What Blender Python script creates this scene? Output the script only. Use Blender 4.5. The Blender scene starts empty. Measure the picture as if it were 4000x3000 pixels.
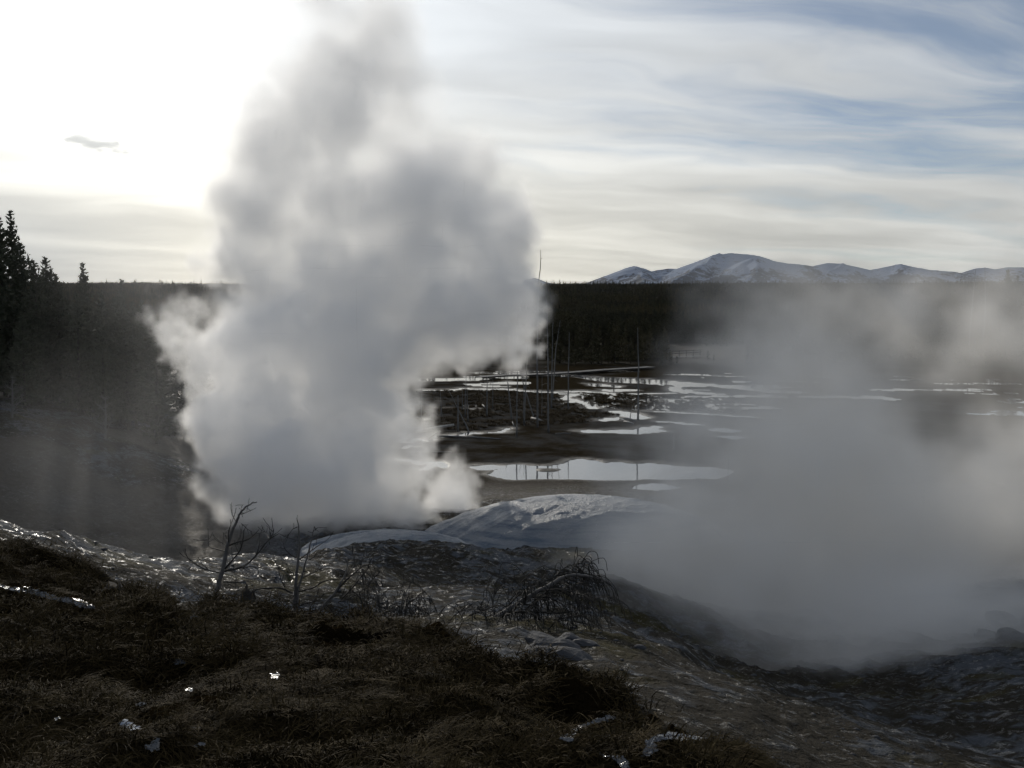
import bpy, math, random
import numpy as np
from mathutils import Vector, Matrix, noise as mnoise

R = math.radians
sc = bpy.context.scene
C = sc.collection

# ------------------------------------------------------------------ camera
PITCH = R(5.4)
FPX = 1024 * 35 / 36
cam_d = bpy.data.cameras.new('camera')
cam_d.lens = 35; cam_d.sensor_width = 36
cam_d.clip_start = 0.1; cam_d.clip_end = 80000
cam = bpy.data.objects.new('camera', cam_d)
cam.location = (0, 0, 0); cam.rotation_euler = (R(90) - PITCH, 0, 0)
C.objects.link(cam); sc.camera = cam
sc.render.resolution_x = 1024; sc.render.resolution_y = 768

# ------------------------------------------------------------------ sun, sky, exposure
SUN_AZ = R(-21.0)       # to the left of straight ahead
SUN_EL = R(17.0)
sun_dir = Vector((math.sin(SUN_AZ) * math.cos(SUN_EL), math.cos(SUN_AZ) * math.cos(SUN_EL), math.sin(SUN_EL)))
sd = bpy.data.lights.new('sun', 'SUN')
sd.energy = 5.0; sd.angle = R(1.5); sd.color = (1.0, 0.93, 0.82)
sun = bpy.data.objects.new('sun', sd)
sun.rotation_euler = sun_dir.to_track_quat('Z', 'Y').to_euler()
C.objects.link(sun)

vs = sc.view_settings
vs.view_transform = 'Standard'; vs.look = 'None'; vs.exposure = -1.1; vs.gamma = 1.0
vs.use_curve_mapping = False
cy = sc.cycles
cy.max_bounces = 24; cy.diffuse_bounces = 2; cy.glossy_bounces = 3; cy.transmission_bounces = 2
cy.volume_bounces = 12; cy.transparent_max_bounces = 8
cy.volume_step_rate = 1.0; cy.volume_max_steps = 256
cy.sample_clamp_indirect = 6.0; cy.use_adaptive_sampling = True; cy.adaptive_threshold = 0.035; cy.use_denoising = True; cy.denoising_input_passes = 'RGB_ALBEDO_NORMAL'


class NT:
    """Small helper that writes node trees."""
    def __init__(s, tree, G=False):
        s.t = tree; s.n = tree.nodes; s.G = G
    def new(s, kind, **kw):
        n = s.n.new(kind)
        for k, v in kw.items():
            setattr(n, k, v)
        return n
    def put(s, sock, v):
        if hasattr(v, 'is_output') or isinstance(v, bpy.types.NodeSocket):
            s.t.links.new(v, sock)
        else:
            sock.default_value = v
    def m(s, op, a, b=0.0, c=None, clamp=False):
        n = s.new('ShaderNodeMath', operation=op); n.use_clamp = clamp
        s.put(n.inputs[0], a); s.put(n.inputs[1], b)
        if c is not None: s.put(n.inputs[2], c)
        return n.outputs[0]
    def v(s, op, a, b=(0, 0, 0), scale=None):
        n = s.new('ShaderNodeVectorMath', operation=op)
        s.put(n.inputs[0], a)
        if op not in ('LENGTH', 'NORMALIZE', 'SCALE'): s.put(n.inputs[1], b)
        if scale is not None: s.put(n.inputs['Scale'], scale)
        return n.outputs['Value'] if op in ('LENGTH', 'DISTANCE', 'DOT_PRODUCT') else n.outputs[0]
    def noise(s, vec, scale, detail=3.0, rough=0.5, dist=0.0, out=0, dims='3D', lac=2.0):
        n = s.new('ShaderNodeTexNoise'); n.noise_dimensions = dims
        s.put(n.inputs['Vector'], vec)
        n.inputs['Scale'].default_value = scale; n.inputs['Detail'].default_value = detail
        n.inputs['Roughness'].default_value = rough; n.inputs['Distortion'].default_value = dist
        n.inputs['Lacunarity'].default_value = lac
        return n.outputs[out]
    def smooth(s, x, a, b, lo=0.0, hi=1.0):
        n = s.new('ShaderNodeMapRange'); n.interpolation_type = 'SMOOTHSTEP'
        s.put(n.inputs[0], x); s.put(n.inputs[1], a); s.put(n.inputs[2], b); s.put(n.inputs[3], lo); s.put(n.inputs[4], hi)
        return n.outputs[0]
    def lin(s, x, a, b, lo=0.0, hi=1.0):
        n = s.new('ShaderNodeMapRange'); n.interpolation_type = 'LINEAR'
        s.put(n.inputs[0], x); s.put(n.inputs[1], a); s.put(n.inputs[2], b); s.put(n.inputs[3], lo); s.put(n.inputs[4], hi)
        return n.outputs[0]
    def mix(s, f, a, b):
        n = s.new('ShaderNodeMix', data_type='RGBA')
        s.put(n.inputs[0], f); s.put(n.inputs[6], a); s.put(n.inputs[7], b)
        return n.outputs[2]
    def xyz(s, a):
        n = s.new('ShaderNodeSeparateXYZ'); s.put(n.inputs[0], a); return n.outputs
    def cxyz(s, x, y, z):
        n = s.new('ShaderNodeCombineXYZ'); s.put(n.inputs[0], x); s.put(n.inputs[1], y); s.put(n.inputs[2], z); return n.outputs[0]
    def scol(s, f, col):
        n = s.new('ShaderNodeVectorMath', operation='SCALE'); s.put(n.inputs[0], col); s.put(n.inputs['Scale'], f); return n.outputs[0]


def rgb(r, g, b): return (r, g, b, 1.0)


# world: clear sky with layers of thin high cloud
world = bpy.data.worlds.new('World'); sc.world = world; world.use_nodes = True
wt = world.node_tree; wt.nodes.clear(); W = NT(wt)
wout = W.new('ShaderNodeOutputWorld'); bg = W.new('ShaderNodeBackground')
wt.links.new(bg.outputs[0], wout.inputs[0])
sky = W.new('ShaderNodeTexSky', sky_type='NISHITA')
sky.sun_disc = False; sky.sun_elevation = SUN_EL; sky.sun_rotation = SUN_AZ
sky.altitude = 2300; sky.air_density = 1.0; sky.dust_density = 0.6; sky.ozone_density = 2.0
SKY_K = 0.07; SKY_GAIN = 2.0
tc = W.new('ShaderNodeTexCoord'); D = tc.outputs['Generated']
dx, dy, dz = W.xyz(D)
dzc = W.m('MAXIMUM', dz, 0.0)
inv = W.m('DIVIDE', 1.0, W.m('ADD', dzc, 0.10))
px_, py_ = W.m('MULTIPLY', dx, inv), W.m('MULTIPLY', dy, inv)
P = W.cxyz(px_, py_, 0.0)
# turn the layer so that its streaks run with the high wind
rot = W.new('ShaderNodeVectorRotate', rotation_type='Z_AXIS'); W.put(rot.inputs['Vector'], P); rot.inputs['Angle'].default_value = R(-16)
wp = W.noise(rot.outputs[0], 0.55, 3.0, 0.5, out=1)
Pw = W.v('ADD', rot.outputs[0], W.scol(1.7, W.v('SUBTRACT', wp, (0.5, 0.5, 0.5))))
Ps = W.v('MULTIPLY', Pw, (0.42, 1.35, 1.0))
n_big = W.noise(Ps, 0.75, 7.0, 0.55)
n_fine = W.noise(W.v('MULTIPLY', Pw, (0.8, 2.4, 1.0)), 1.3, 6.0, 0.55)
cov0 = W.m('ADD', W.m('MULTIPLY', n_big, 0.8), W.m('MULTIPLY', n_fine, 0.2))
sdot = W.v('DOT_PRODUCT', W.v('NORMALIZE', D), tuple(sun_dir))
ang = W.m('MULTIPLY', W.m('ARCCOSINE', sdot), 180 / math.pi)
# thicker cloud towards the sun, breaking up away from it
bias = W.lin(ang, 5, 58, 0.20, -0.062)
hor = W.smooth(dz, 0.02, 0.20, 0.14, 0.0)
cov = W.smooth(W.m('ADD', W.m('ADD', cov0, bias), hor), 0.40, 0.64, 0.0, 1.0)
# cloud brightness: forward scattering round the sun, cream low down, grey where it is thick
g1 = W.m('EXPONENT', W.m('MULTIPLY', W.m('POWER', W.m('DIVIDE', ang, 11.0), 2.0), -1.0))
g2 = W.m('EXPONENT', W.m('DIVIDE', ang, -21.0))
bri = W.m('ADD', W.m('ADD', 0.70, W.m('MULTIPLY', g2, 0.66)), W.m('MULTIPLY', g1, 1.1))
tex = W.lin(W.noise(W.v('MULTIPLY', Pw, (0.5, 1.5, 1.0)), 0.9, 5.0, 0.5), 0.3, 0.7, 0.74, 1.18)
bri = W.m('MULTIPLY', bri, tex)
cream = W.smooth(dz, 0.0, 0.26, 1.0, 0.0)
side = W.lin(ang, 8, 50, 1.0, 0.0)
ccol = W.mix(W.m('MULTIPLY', cream, W.lin(side, 0, 1, 0.35, 0.9)), rgb(0.93, 0.97, 1.0), rgb(1.03, 0.95, 0.76))
cloud = W.scol(bri, ccol)
# grey band low down on the left
band = W.m('MULTIPLY', W.smooth(dz, 0.01, 0.15, 1.0, 0.0), W.smooth(dx, -0.22, -0.5, 0.0, 1.0))
cloud = W.mix(W.m('MULTIPLY', band, 0.72), cloud, rgb(0.40, 0.44, 0.50))
skyc = W.scol(SKY_K, W.mix(0.36, sky.outputs[0], rgb(4.6, 5.2, 6.2)))
veil = W.m('ADD', W.m('MULTIPLY', g1, 0.9), W.m('MULTIPLY', g2, 0.30))
skyc = W.v('ADD', skyc, W.scol(veil, (0.9, 0.93, 1.0)))
tot = W.mix(W.m('MULTIPLY', cov, 0.93), skyc, cloud)
# a small dark scrap of cloud
sc_dir = None
wt.links.new(tot, bg.inputs[0]) if False else None
CLOUDLET = W.new('ShaderNodeVectorMath', operation='SUBTRACT')
cl_az, cl_el = R(-22.2), R(7.55)
cd = (math.sin(cl_az) * math.cos(cl_el), math.cos(cl_az) * math.cos(cl_el), math.sin(cl_el))
W.put(CLOUDLET.inputs[0], W.v('NORMALIZE', D)); CLOUDLET.inputs[1].default_value = cd
ex, ey, ez = W.xyz(CLOUDLET.outputs[0])
along = W.m('ADD', W.m('MULTIPLY', ex, math.cos(cl_az)), W.m('MULTIPLY', ey, -math.sin(cl_az)))
nn = W.noise(W.v('MULTIPLY', D, (60, 60, 170)), 1.0, 4.0, 0.6)
ez2 = W.m('ADD', ez, W.m('MULTIPLY', along, 0.12))
rr = W.m('ADD', W.m('POWER', W.m('DIVIDE', along, 0.026), 2.0), W.m('POWER', W.m('DIVIDE', ez2, 0.0062), 2.0))
clm = W.smooth(W.m('ADD', rr, W.lin(nn, 0.3, 0.7, -0.9, 0.9)), -0.1, 1.5, 0.62, 0.0)
tot = W.mix(clm, tot, rgb(0.45, 0.47, 0.48))
bg.inputs['Strength'].default_value = SKY_GAIN
wt.links.new(tot, bg.inputs[0])

# ------------------------------------------------------------------ helpers
def ray(u, v):
    """Direction of a picture point (1024x768) scaled to one metre of forward distance."""
    a = (u - 512) / FPX; b = -(v - 384) / FPX
    y = math.cos(PITCH) + math.sin(PITCH) * b; z = -math.sin(PITCH) + math.cos(PITCH) * b
    return a / y, z / y
def at(u, v, Y):
    a, b = ray(u, v); return Vector((a * Y, Y, b * Y))
FLOOR = -15.0
def onfloor(u, v, z=FLOOR):
    a, b = ray(u, v); Y = z / b; return Vector((a * Y, Y, z))
def c2(x, y): return (384 + x * 0.1697, 230.4 + y * 0.1697)
def c3(x, y): return (153.6 + x * 0.1273, 460.8 + y * 0.1273)
def c4(x, y): return (384 + x * 0.1389, 486.4 + y * 0.1389)
def c1(x, y): return (x * 0.1543, 179.2 + y * 0.1543)

def mesh(name, verts, faces, mats=None, smooth=False, mat_idx=None):
    me = bpy.data.meshes.new(name)
    me.from_pydata([tuple(v) for v in verts], [], faces)
    if mats:
        for m in (mats if isinstance(mats, (list, tuple)) else [mats]): me.materials.append(m)
    if mat_idx is not None: me.polygons.foreach_set('material_index', mat_idx)
    if smooth: me.polygons.foreach_set('use_smooth', [True] * len(me.polygons))
    me.update()
    return me
def link(name, me, parent=None, loc=None, **props):
    o = bpy.data.objects.new(name, me); C.objects.link(o)
    if parent: o.parent = parent
    if loc is not None: o.location = loc
    for k, v in props.items(): o[k] = v
    return o
def thing(name, label, cat, loc=(0, 0, 0), rz=0.0, group=None):
    o = bpy.data.objects.new(name, None); C.objects.link(o)
    o.empty_display_size = 0.3
    o.location = loc; o.rotation_euler = (0, 0, rz); o['label'] = label; o['category'] = cat
    if group: o['group'] = group
    return o

class MB:
    """Collects tubes and leaves of one mesh."""
    def __init__(s): s.v = []; s.f = []
    def tube(s, pts, rad, k=5, cap=True):
        pts = [Vector(p) for p in pts]; n = len(pts); base = len(s.v)
        up = Vector((0.13, 0.21, 1)).normalized()
        for i, p in enumerate(pts):
            d = (pts[min(i + 1, n - 1)] - pts[max(i - 1, 0)])
            if d.length < 1e-9: d = Vector((0, 0, 1))
            d.normalize()
            a = d.cross(up)
            if a.length < 0.05: a = d.cross(Vector((1, 0.3, 0)))
            a.normalize(); b = d.cross(a)
            r = rad[i] if hasattr(rad, '__len__') else rad
            for j in range(k):
                t = 2 * math.pi * j / k
                s.v.append(p + a * (math.cos(t) * r) + b * (math.sin(t) * r))
        for i in range(n - 1):
            for j in range(k):
                q = base + i * k + j; w = base + i * k + (j + 1) % k
                s.f.append((q, w, w + k, q + k))
        if cap:
            s.f.append(tuple(base + j for j in range(k))[::-1]); s.f.append(tuple(base + (n - 1) * k + j for j in range(k)))
    def tri(s, a, b, c):
        q = len(s.v); s.v += [a, b, c]; s.f.append((q, q + 1, q + 2))
    def quad(s, a, b, c, d):
        q = len(s.v); s.v += [a, b, c, d]; s.f.append((q, q + 1, q + 2, q + 3))
    def box(s, c, h, M=None):
        q = len(s.v); c = Vector(c)
        for sx in (-1, 1):
            for sy in (-1, 1):
                for sz in (-1, 1):
                    d = Vector((sx * h[0], sy * h[1], sz * h[2]))
                    if M: d = M @ d
                    s.v.append(c + d)
        for a in ((0, 1, 3, 2), (4, 6, 7, 5), (0, 4, 5, 1), (2, 3, 7, 6), (0, 2, 6, 4), (1, 5, 7, 3)): s.f.append(tuple(q + i for i in a))
    def build(s, name, mat, smooth=False): return mesh(name, s.v, s.f, mat, smooth)

def material(name):
    m = bpy.data.materials.new(name); m.use_nodes = True; m.node_tree.nodes.clear()
    N = NT(m.node_tree); out = N.new('ShaderNodeOutputMaterial')
    return m, N, out
def simple(name, col, rough=0.8, var=0.35, scale=6.0, bump=0.0, spec=0.3, bscale=None):
    m, N, out = material(name); b = N.new('ShaderNodeBsdfPrincipled')
    t = N.new('ShaderNodeTexCoord').outputs['Object']
    n = N.noise(t, scale, 5.0, 0.6)
    N.put(b.inputs['Base Color'], N.mix(n, rgb(*[c * (1 - var) for c in col]), rgb(*[min(1, c * (1 + var)) for c in col])))
    b.inputs['Roughness'].default_value = rough; b.inputs['Specular IOR Level'].default_value = spec
    if bump:
        bp = N.new('ShaderNodeBump'); bp.inputs['Strength'].default_value = 0.8; bp.inputs['Distance'].default_value = bump
        N.put(bp.inputs['Height'], N.noise(t, bscale or scale * 2, 5.0, 0.6)); N.put(b.inputs['Normal'], bp.outputs[0])
    m.node_tree.links.new(b.outputs[0], out.inputs[0])
    return m

# --- cheap value noise in numpy
_rs = np.random.RandomState(7)
_perm = _rs.permutation(4096).astype(np.int64); _val = _rs.rand(4096)
def _h(ix, iy): return _val[_perm[(ix + 57 * _perm[iy & 4095]) & 4095]]
def vnoise(x, y):
    ix = np.floor(x).astype(np.int64); iy = np.floor(y).astype(np.int64)
    fx = x - ix; fy = y - iy
    fx = fx * fx * fx * (fx * (fx * 6 - 15) + 10); fy = fy * fy * fy * (fy * (fy * 6 - 15) + 10)
    a = _h(ix & 4095, iy); b = _h((ix + 1) & 4095, iy); c = _h(ix & 4095, iy + 1); d = _h((ix + 1) & 4095, iy + 1)
    return (a + (b - a) * fx) * (1 - fy) + (c + (d - c) * fx) * fy
def fbm(x, y, o=4, g=0.5):
    s = 0; a = 1; t = 0
    for i in range(o):
        s = s + a * vnoise(x + 13.7 * i, y - 7.3 * i); t += a
        c_, s_ = 0.8, 0.6
        x, y = 2.03 * (c_ * x - s_ * y), 2.03 * (s_ * x + c_ * y); a *= g
    return s / t          # 0..1
def ridged(x, y, o=4, g=0.5):
    s = 0; a = 1; t = 0
    for i in range(o):
        s = s + a * (1 - np.abs(2 * vnoise(x + 3.7 * i, y + 9.1 * i) - 1)); t += a
        x, y = 2.07 * (0.8 * x - 0.6 * y), 2.07 * (0.6 * x + 0.8 * y); a *= g
    return s / t
def sstep(x, a, b):
    t = np.clip((x - a) / (b - a), 0, 1); return t * t * (3 - 2 * t)

# ------------------------------------------------------------------ terrain height
CP = [  # picture point, forward distance
 (-250,768,3.6),(0,768,3.6),(200,768,3.5),(400,768,3.4),(600,768,3.4),(750,768,3.9),
 (-250,700,5.2),(0,700,5.0),(250,700,5.0),(450,700,5.0),(600,700,5.3),
 (0,650,7),(200,650,7.3),(400,650,7.8),(550,650,8.3),(-200,620,8.5),
 (0,600,9.5),(100,604,10.0),(215,618,11.5),(-200,560,11.5),
 (0,538,14),(60,547,14.5),(120,556,15.5),(165,561,17.5),(100,574,13),(190,606,12.8),(-200,500,16),
 (215,562,23),(300,557,29),(345,549,33),(400,546,34),(430,551,36),(500,552,44),(580,555,44),
 (300,590,20),(400,590,20),(500,590,20),(580,600,16.5),(400,570,27),(500,570,28),(580,572,28),
 (300,620,13.6),(400,620,13.3),(500,620,12.8),(590,628,11.6),
 (640,640,10.6),(670,661,9.5),(720,685,8.3),(764,708,7.4),(800,740,6.4),(833,768,5.6),(870,820,4.8),
 (650,700,6.4),(700,768,4.2),(700,730,5.6),
 (900,768,12),(1024,768,11),(1024,700,15),(950,700,17),(850,700,18),(1024,640,21),(900,640,25),
 (780,680,20),(720,640,25),(1024,580,32),(900,580,38),(700,600,34),(650,580,38),(1024,520,55),(900,520,58),
 (1250,768,9),(1250,640,19),(1250,540,45),
 (0,421,65),(60,431,66),(120,443,68),(200,458,72),(240,470,76),(0,480,57),(100,500,58),(200,520,58),(250,540,54),(-200,400,62),(-200,480,50),
]
WP = [(-10,25,-9.6),(-17,25,-10.2),(-26,30,-10.5),(-20,42,-13.2),(-8,42,-13.2),(-12,55,-13.6),(0,60,-13.8),(10,60,-13.6),(20,62,-14),
      (3,50,-12.4),(-36,82,-9.8),(-60,90,-8.5),(-45,110,-11),(-28,100,-14),(-14,82,-15),(0,80,-15),(15,82,-15),(35,84,-15),(60,90,-15),
      (0,100,-15),(30,105,-15),(-15,105,-15),(60,120,-15),(0,130,-15),(-40,140,-14.5),(-80,140,-12),(40,140,-15),(90,140,-14),
      (0,0.5,-1.62),(-3,0,-1.6),(3,0,-1.9),(0,-6,0.2),(-8,-3,-1.0),(9,-3,-2.6),(10,4,-4.5),(-10,4,-2.6)]
pts = [tuple(at(*c)) for c in CP] + WP
def _co(x, y):
    r = np.sqrt(x * x + y * y) + 0.6
    return np.arctan2(x, y + 0.6), np.log(r)
A_ = np.array(pts); ca, cb = _co(A_[:, 0], A_[:, 1])
def _k(d2): return 0.5 * d2 * np.log(d2 + 1e-12)
n_ = len(pts)
K = _k((ca[:, None] - ca[None]) ** 2 + (cb[:, None] - cb[None]) ** 2) + np.eye(n_) * 0.0015
Pm = np.stack([np.ones(n_), ca, cb], 1)
SYS = np.block([[K, Pm], [Pm.T, np.zeros((3, 3))]])
SOL = np.linalg.solve(SYS, np.concatenate([A_[:, 2], np.zeros(3)]))
def base_h(x, y):
    a, b = _co(x, y); out = np.full(a.shape, SOL[n_]) + SOL[n_ + 1] * a + SOL[n_ + 2] * b
    for i in range(n_):
        out = out + SOL[i] * _k((a - ca[i]) ** 2 + (b - cb[i]) ** 2)
    return out

# water on the basin floor, as outlines and streams on the plane of the floor
def poly(fn, l, z=FLOOR): return np.array([tuple(onfloor(*fn(*p), z))[:2] for p in l])
POOLS = [poly(c2, l) for l in (
 [(620,1435),(655,1412),(700,1400),(730,1384),(800,1380),(850,1385),(920,1390),(1000,1385),(1060,1375),(1110,1350),(1160,1345),(1240,1352),(1290,1370),(1380,1362),(1480,1375),(1560,1368),(1700,1380),(1850,1388),(1960,1395),(2050,1410),(2030,1440),(1960,1455),(1700,1463),(1500,1465),(1350,1470),(1100,1465),(900,1463),(760,1465),(680,1455)],
 [(510,1390),(560,1384),(630,1382),(700,1386),(700,1394),(640,1402),(600,1410),(550,1410)],
 [(1455,1518),(1500,1495),(1590,1485),(1650,1488),(1750,1510),(1700,1525),(1600,1535),(1500,1528)],
 [(1150,1180),(1200,1172),(1300,1175),(1400,1170),(1480,1172),(1530,1155),(1570,1160),(1590,1150),(1640,1152),(1600,1165),(1655,1180),(1590,1187),(1500,1197),(1400,1195),(1320,1190),(1200,1189)],
 [(1250,1118),(1310,1105),(1370,1100),(1400,1090),(1390,1075),(1340,1072),(1320,1058),(1380,1060),(1440,1068),(1500,1075),(1540,1090),(1580,1101),(1540,1106),(1480,1106),(1430,1101),(1380,1113),(1300,1120)],
 [(1100,852),(1200,862),(1300,866),(1500,873),(1700,884),(1960,905),(2300,935),(2400,948),(2200,944),(1960,921),(1840,908),(1700,908),(1500,901),(1330,893),(1200,875)],
 [(1680,920),(1760,912),(1740,935),(1850,948),(2000,962),(1950,966),(1780,955),(1690,945)],
 [(1200,902),(1290,904),(1400,915),(1380,922),(1230,915)],
 [(1290,935),(1400,936),(1480,942),(1380,948),(1300,944)],
 [(640,893),(720,890),(760,898),(740,906),(660,903)],
 [(200,870),(500,868),(640,872),(500,884),(220,885)],
 [(1900,1165),(1990,1160),(2100,1175),(2050,1187),(1960,1180)],
 [(1960,1210),(2060,1205),(2150,1215),(2060,1228)],
)]
STREAMS = [(poly(fn, l), w) for fn, w, l in (
 (c2, .30, [(80,1345),(130,1350),(190,1358),(205,1372)]), (c2, .32, [(230,1404),(265,1393),(300,1380),(258,1362),(320,1362),(345,1380),(350,1394)]),
 (c2, .5, [(1020,995),(1060,990),(1100,970),(1155,963)]), (c2, .6, [(1060,990),(1100,992),(1150,1006),(1185,1022),(1235,1046)]),
 (c2, .45, [(1630,1125),(1700,1128),(1780,1137),(1860,1143)]), (c2, .35, [(1540,1062),(1700,1067),(1960,1083),(2200,1100)]),
 (c2, .7, [(560,932),(700,931),(830,945),(1000,952),(1170,945),(1300,955),(1500,963),(1700,958)]),
 (c2, .8, [(560,838),(800,842),(1000,852),(1100,856)]), (c2, .5, [(1780,850),(1960,856),(2200,862)]),
 (c2, .22, [(110,1190),(122,1205),(105,1240),(160,1245),(190,1225),(260,1240),(275,1232)]), (c2, .2, [(120,1278),(150,1265),(190,1272)]),
 (c2, .22, [(345,1212),(390,1205),(440,1210),(510,1190),(560,1192)]), (c2, .2, [(620,1188),(670,1190),(735,1165)]),
 (c2, .5, [(230,938),(380,940),(470,928),(590,940)]), (c2, .2, [(305,1047),(330,1048)]), (c2, .2, [(515,1051),(540,1052)]), (c2, .2, [(230,1112),(250,1115)]),
 (c1, 1.1, [(1020,1406),(1120,1414),(1220,1420),(1330,1416)]), (c1, .6, [(1060,1440),(1130,1444),(1210,1446)]),
 (c1, 1.0, [(1265,1306),(1320,1307)]), (c1, .8, [(1325,1281),(1385,1300)]), (c1, .35, [(1085,1503),(1135,1503)]),
 (c1, .6, [(1095,1540),(1120,1552),(1150,1550)]), (c1, .35, [(1112,1592),(1135,1596)]), (c1, .5, [(930,1410),(965,1412)]),
)]
def seg_d(x, y, a, b):
    ab = b - a; L = (ab ** 2).sum() + 1e-9
    t = np.clip(((x - a[0]) * ab[0] + (y - a[1]) * ab[1]) / L, 0, 1)
    return np.hypot(x - a[0] - t * ab[0], y - a[1] - t * ab[1])
def poly_sd(x, y, P):
    d = np.full(x.shape, 1e9); ins = np.zeros(x.shape, bool); n = len(P)
    for i in range(n):
        a, b = P[i], P[(i + 1) % n]
        d = np.minimum(d, seg_d(x, y, a, b))
        c = (a[1] > y) != (b[1] > y)
        ins ^= c & (x < (b[0] - a[0]) * (y - a[1]) / (b[1] - a[1] + 1e-12) + a[0])
    return np.where(ins, -d, d)
MARSH = poly(c2, [(1150,955),(1500,968),(1960,985),(2100,1010),(2100,1075),(1900,1070),(1600,1058),(1350,1050),(1230,1030),(1170,990)])
ISLET = onfloor(*c2(965, 1405))
def water_sd(x, y):
    """Signed distance to open water on the floor (negative inside)."""
    d = np.full(x.shape, 50.0)
    for P in POOLS: d = np.minimum(d, poly_sd(x, y, P))
    for P, w in STREAMS:
        for i in range(len(P) - 1):
            d = np.minimum(d, seg_d(x, y, P[i], P[i + 1]) - w)
    isl = np.sqrt(((x - ISLET.x) / 1.15) ** 2 + ((y - ISLET.y) / 0.8) ** 2)
    d = np.maximum(d, (1 - isl) * 0.8)
    return d
WATER_Z = FLOOR - 0.07

def c5(x, y): return (x * .1697, 486.4 + y * .1697)
F5 = lambda l: [c5(*q) for q in l]
def c6(x, y): return (537.6 + x * .2199, 588.8 + y * .2199)
F6 = lambda l: [c6(*q) for q in l]
RILLS = [
    ('rivulet', 'bright glinting rivulet running down the turf at the left border', F5([(0,575),(60,590),(180,592),(260,620),(340,650),(450,655),(560,700),(572,730),(480,715),(400,690),(300,665),(200,640),(90,620),(0,595)]), 1, False),
    ('puddle', 'small bright puddle left of the leftmost sapling', F5([(1110,752),(1160,748),(1170,770),(1120,778)]), 2, False),
    ('puddle', 'glinting puddle below the sinter edge, left of the small bright one', F5([(1010,742),(1060,745),(1075,770),(1030,762)]), 3, False),
    ('puddle', 'tiny glint of water high on the turf by the sinter', F5([(670,530),(730,540),(735,558),(680,550)]), 4, False),
    ('puddle', 'sparkling puddle in the dark turf below the saplings', F5([(1010,1030),(1060,1015),(1115,1030),(1090,1048),(1030,1050)]), 5, False),
    ('puddle', 'narrow puddle between two turf waves right of the centre of the lower left', F5([(1080,1185),(1140,1190),(1150,1208),(1090,1205)]), 6, False),
    ('puddle', 'narrow sparkling puddle above the grey triangular one', F5([(790,1280),(840,1268),(875,1275),(850,1295),(800,1295)]), 7, False),
    ('puddle', 'grey triangular puddle shining in the matted grass', F5([(690,1395),(740,1368),(790,1395),(850,1430),(790,1436),(720,1420)]), 8, True),
    ('puddle', 'round bubbling puddle at the bottom below the triangular one', F5([(835,1530),(880,1515),(925,1470),(945,1500),(940,1550),(890,1565)]), 9, False),
    ('puddle', 'faint strip of water right of the round bubbling puddle', F5([(1130,1515),(1180,1505),(1230,1520),(1200,1535),(1140,1530)]), 10, False),
    ('puddle', 'two small glints of water at the far left of the matted grass', F5([(310,1370),(340,1345),(360,1355),(330,1390)]), 11, False),
    ('puddle', 'pale wet spot in the dark hollow below the middle sapling', F5([(1590,1100),(1640,1095),(1650,1130),(1600,1140)]), 12, False),
    ('puddle', 'little glinting strip right of the triangular puddle', F5([(1120,1415),(1180,1412),(1195,1428),(1130,1430)]), 13, False),
    ('rivulet', 'pale rivulet winding through the dark turf at the bottom centre', F6([(330,572),(375,585),(300,605),(235,620),(180,645),(165,690),(130,700),(100,680),(150,640),(210,610),(280,585)]), 14, False),
    ('rivulet', 'pale forked rivulet right of the winding one at the bottom', F6([(600,645),(680,660),(790,680),(680,690),(590,685),(530,700),(560,730),(500,765),(470,760),(490,720),(490,690),(540,665)]), 15, False),
    ('rivulet', 'short pale rivulet running out of the bottom border', F6([(260,740),(320,755),(400,760),(425,815),(390,818),(350,780),(270,752)]), 16, False),
]
def calm(x, y, h):
    """1 where the near slope carries standing or running water, 0 away from it."""
    out_ = np.zeros(x.shape); r = np.hypot(x, y); m = (r < 20) & (r > 2) & (y > 1.5) & (x > -14) & (x < 4)
    if not m.any(): return out_
    b_ = h[m] / y[m]; up = (b_ * math.cos(PITCH) + math.sin(PITCH)) / (math.cos(PITCH) - b_ * math.sin(PITCH)); fw = 1 / (math.cos(PITCH) + math.sin(PITCH) * up)
    u = 512 + FPX * x[m] / y[m] / fw; v = 384 - FPX * up; d = np.full(u.shape, 99.0)
    for q in RILLS:
        O = np.array(q[2], float); n = (u > O[:, 0].min() - 14) & (u < O[:, 0].max() + 14) & (v > O[:, 1].min() - 14) & (v < O[:, 1].max() + 14)
        if n.any(): d[n] = np.minimum(d[n], poly_sd(u[n], v[n], O))
    out_[m] = 1 - sstep(d, 1.0, 9.0); return out_

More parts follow.
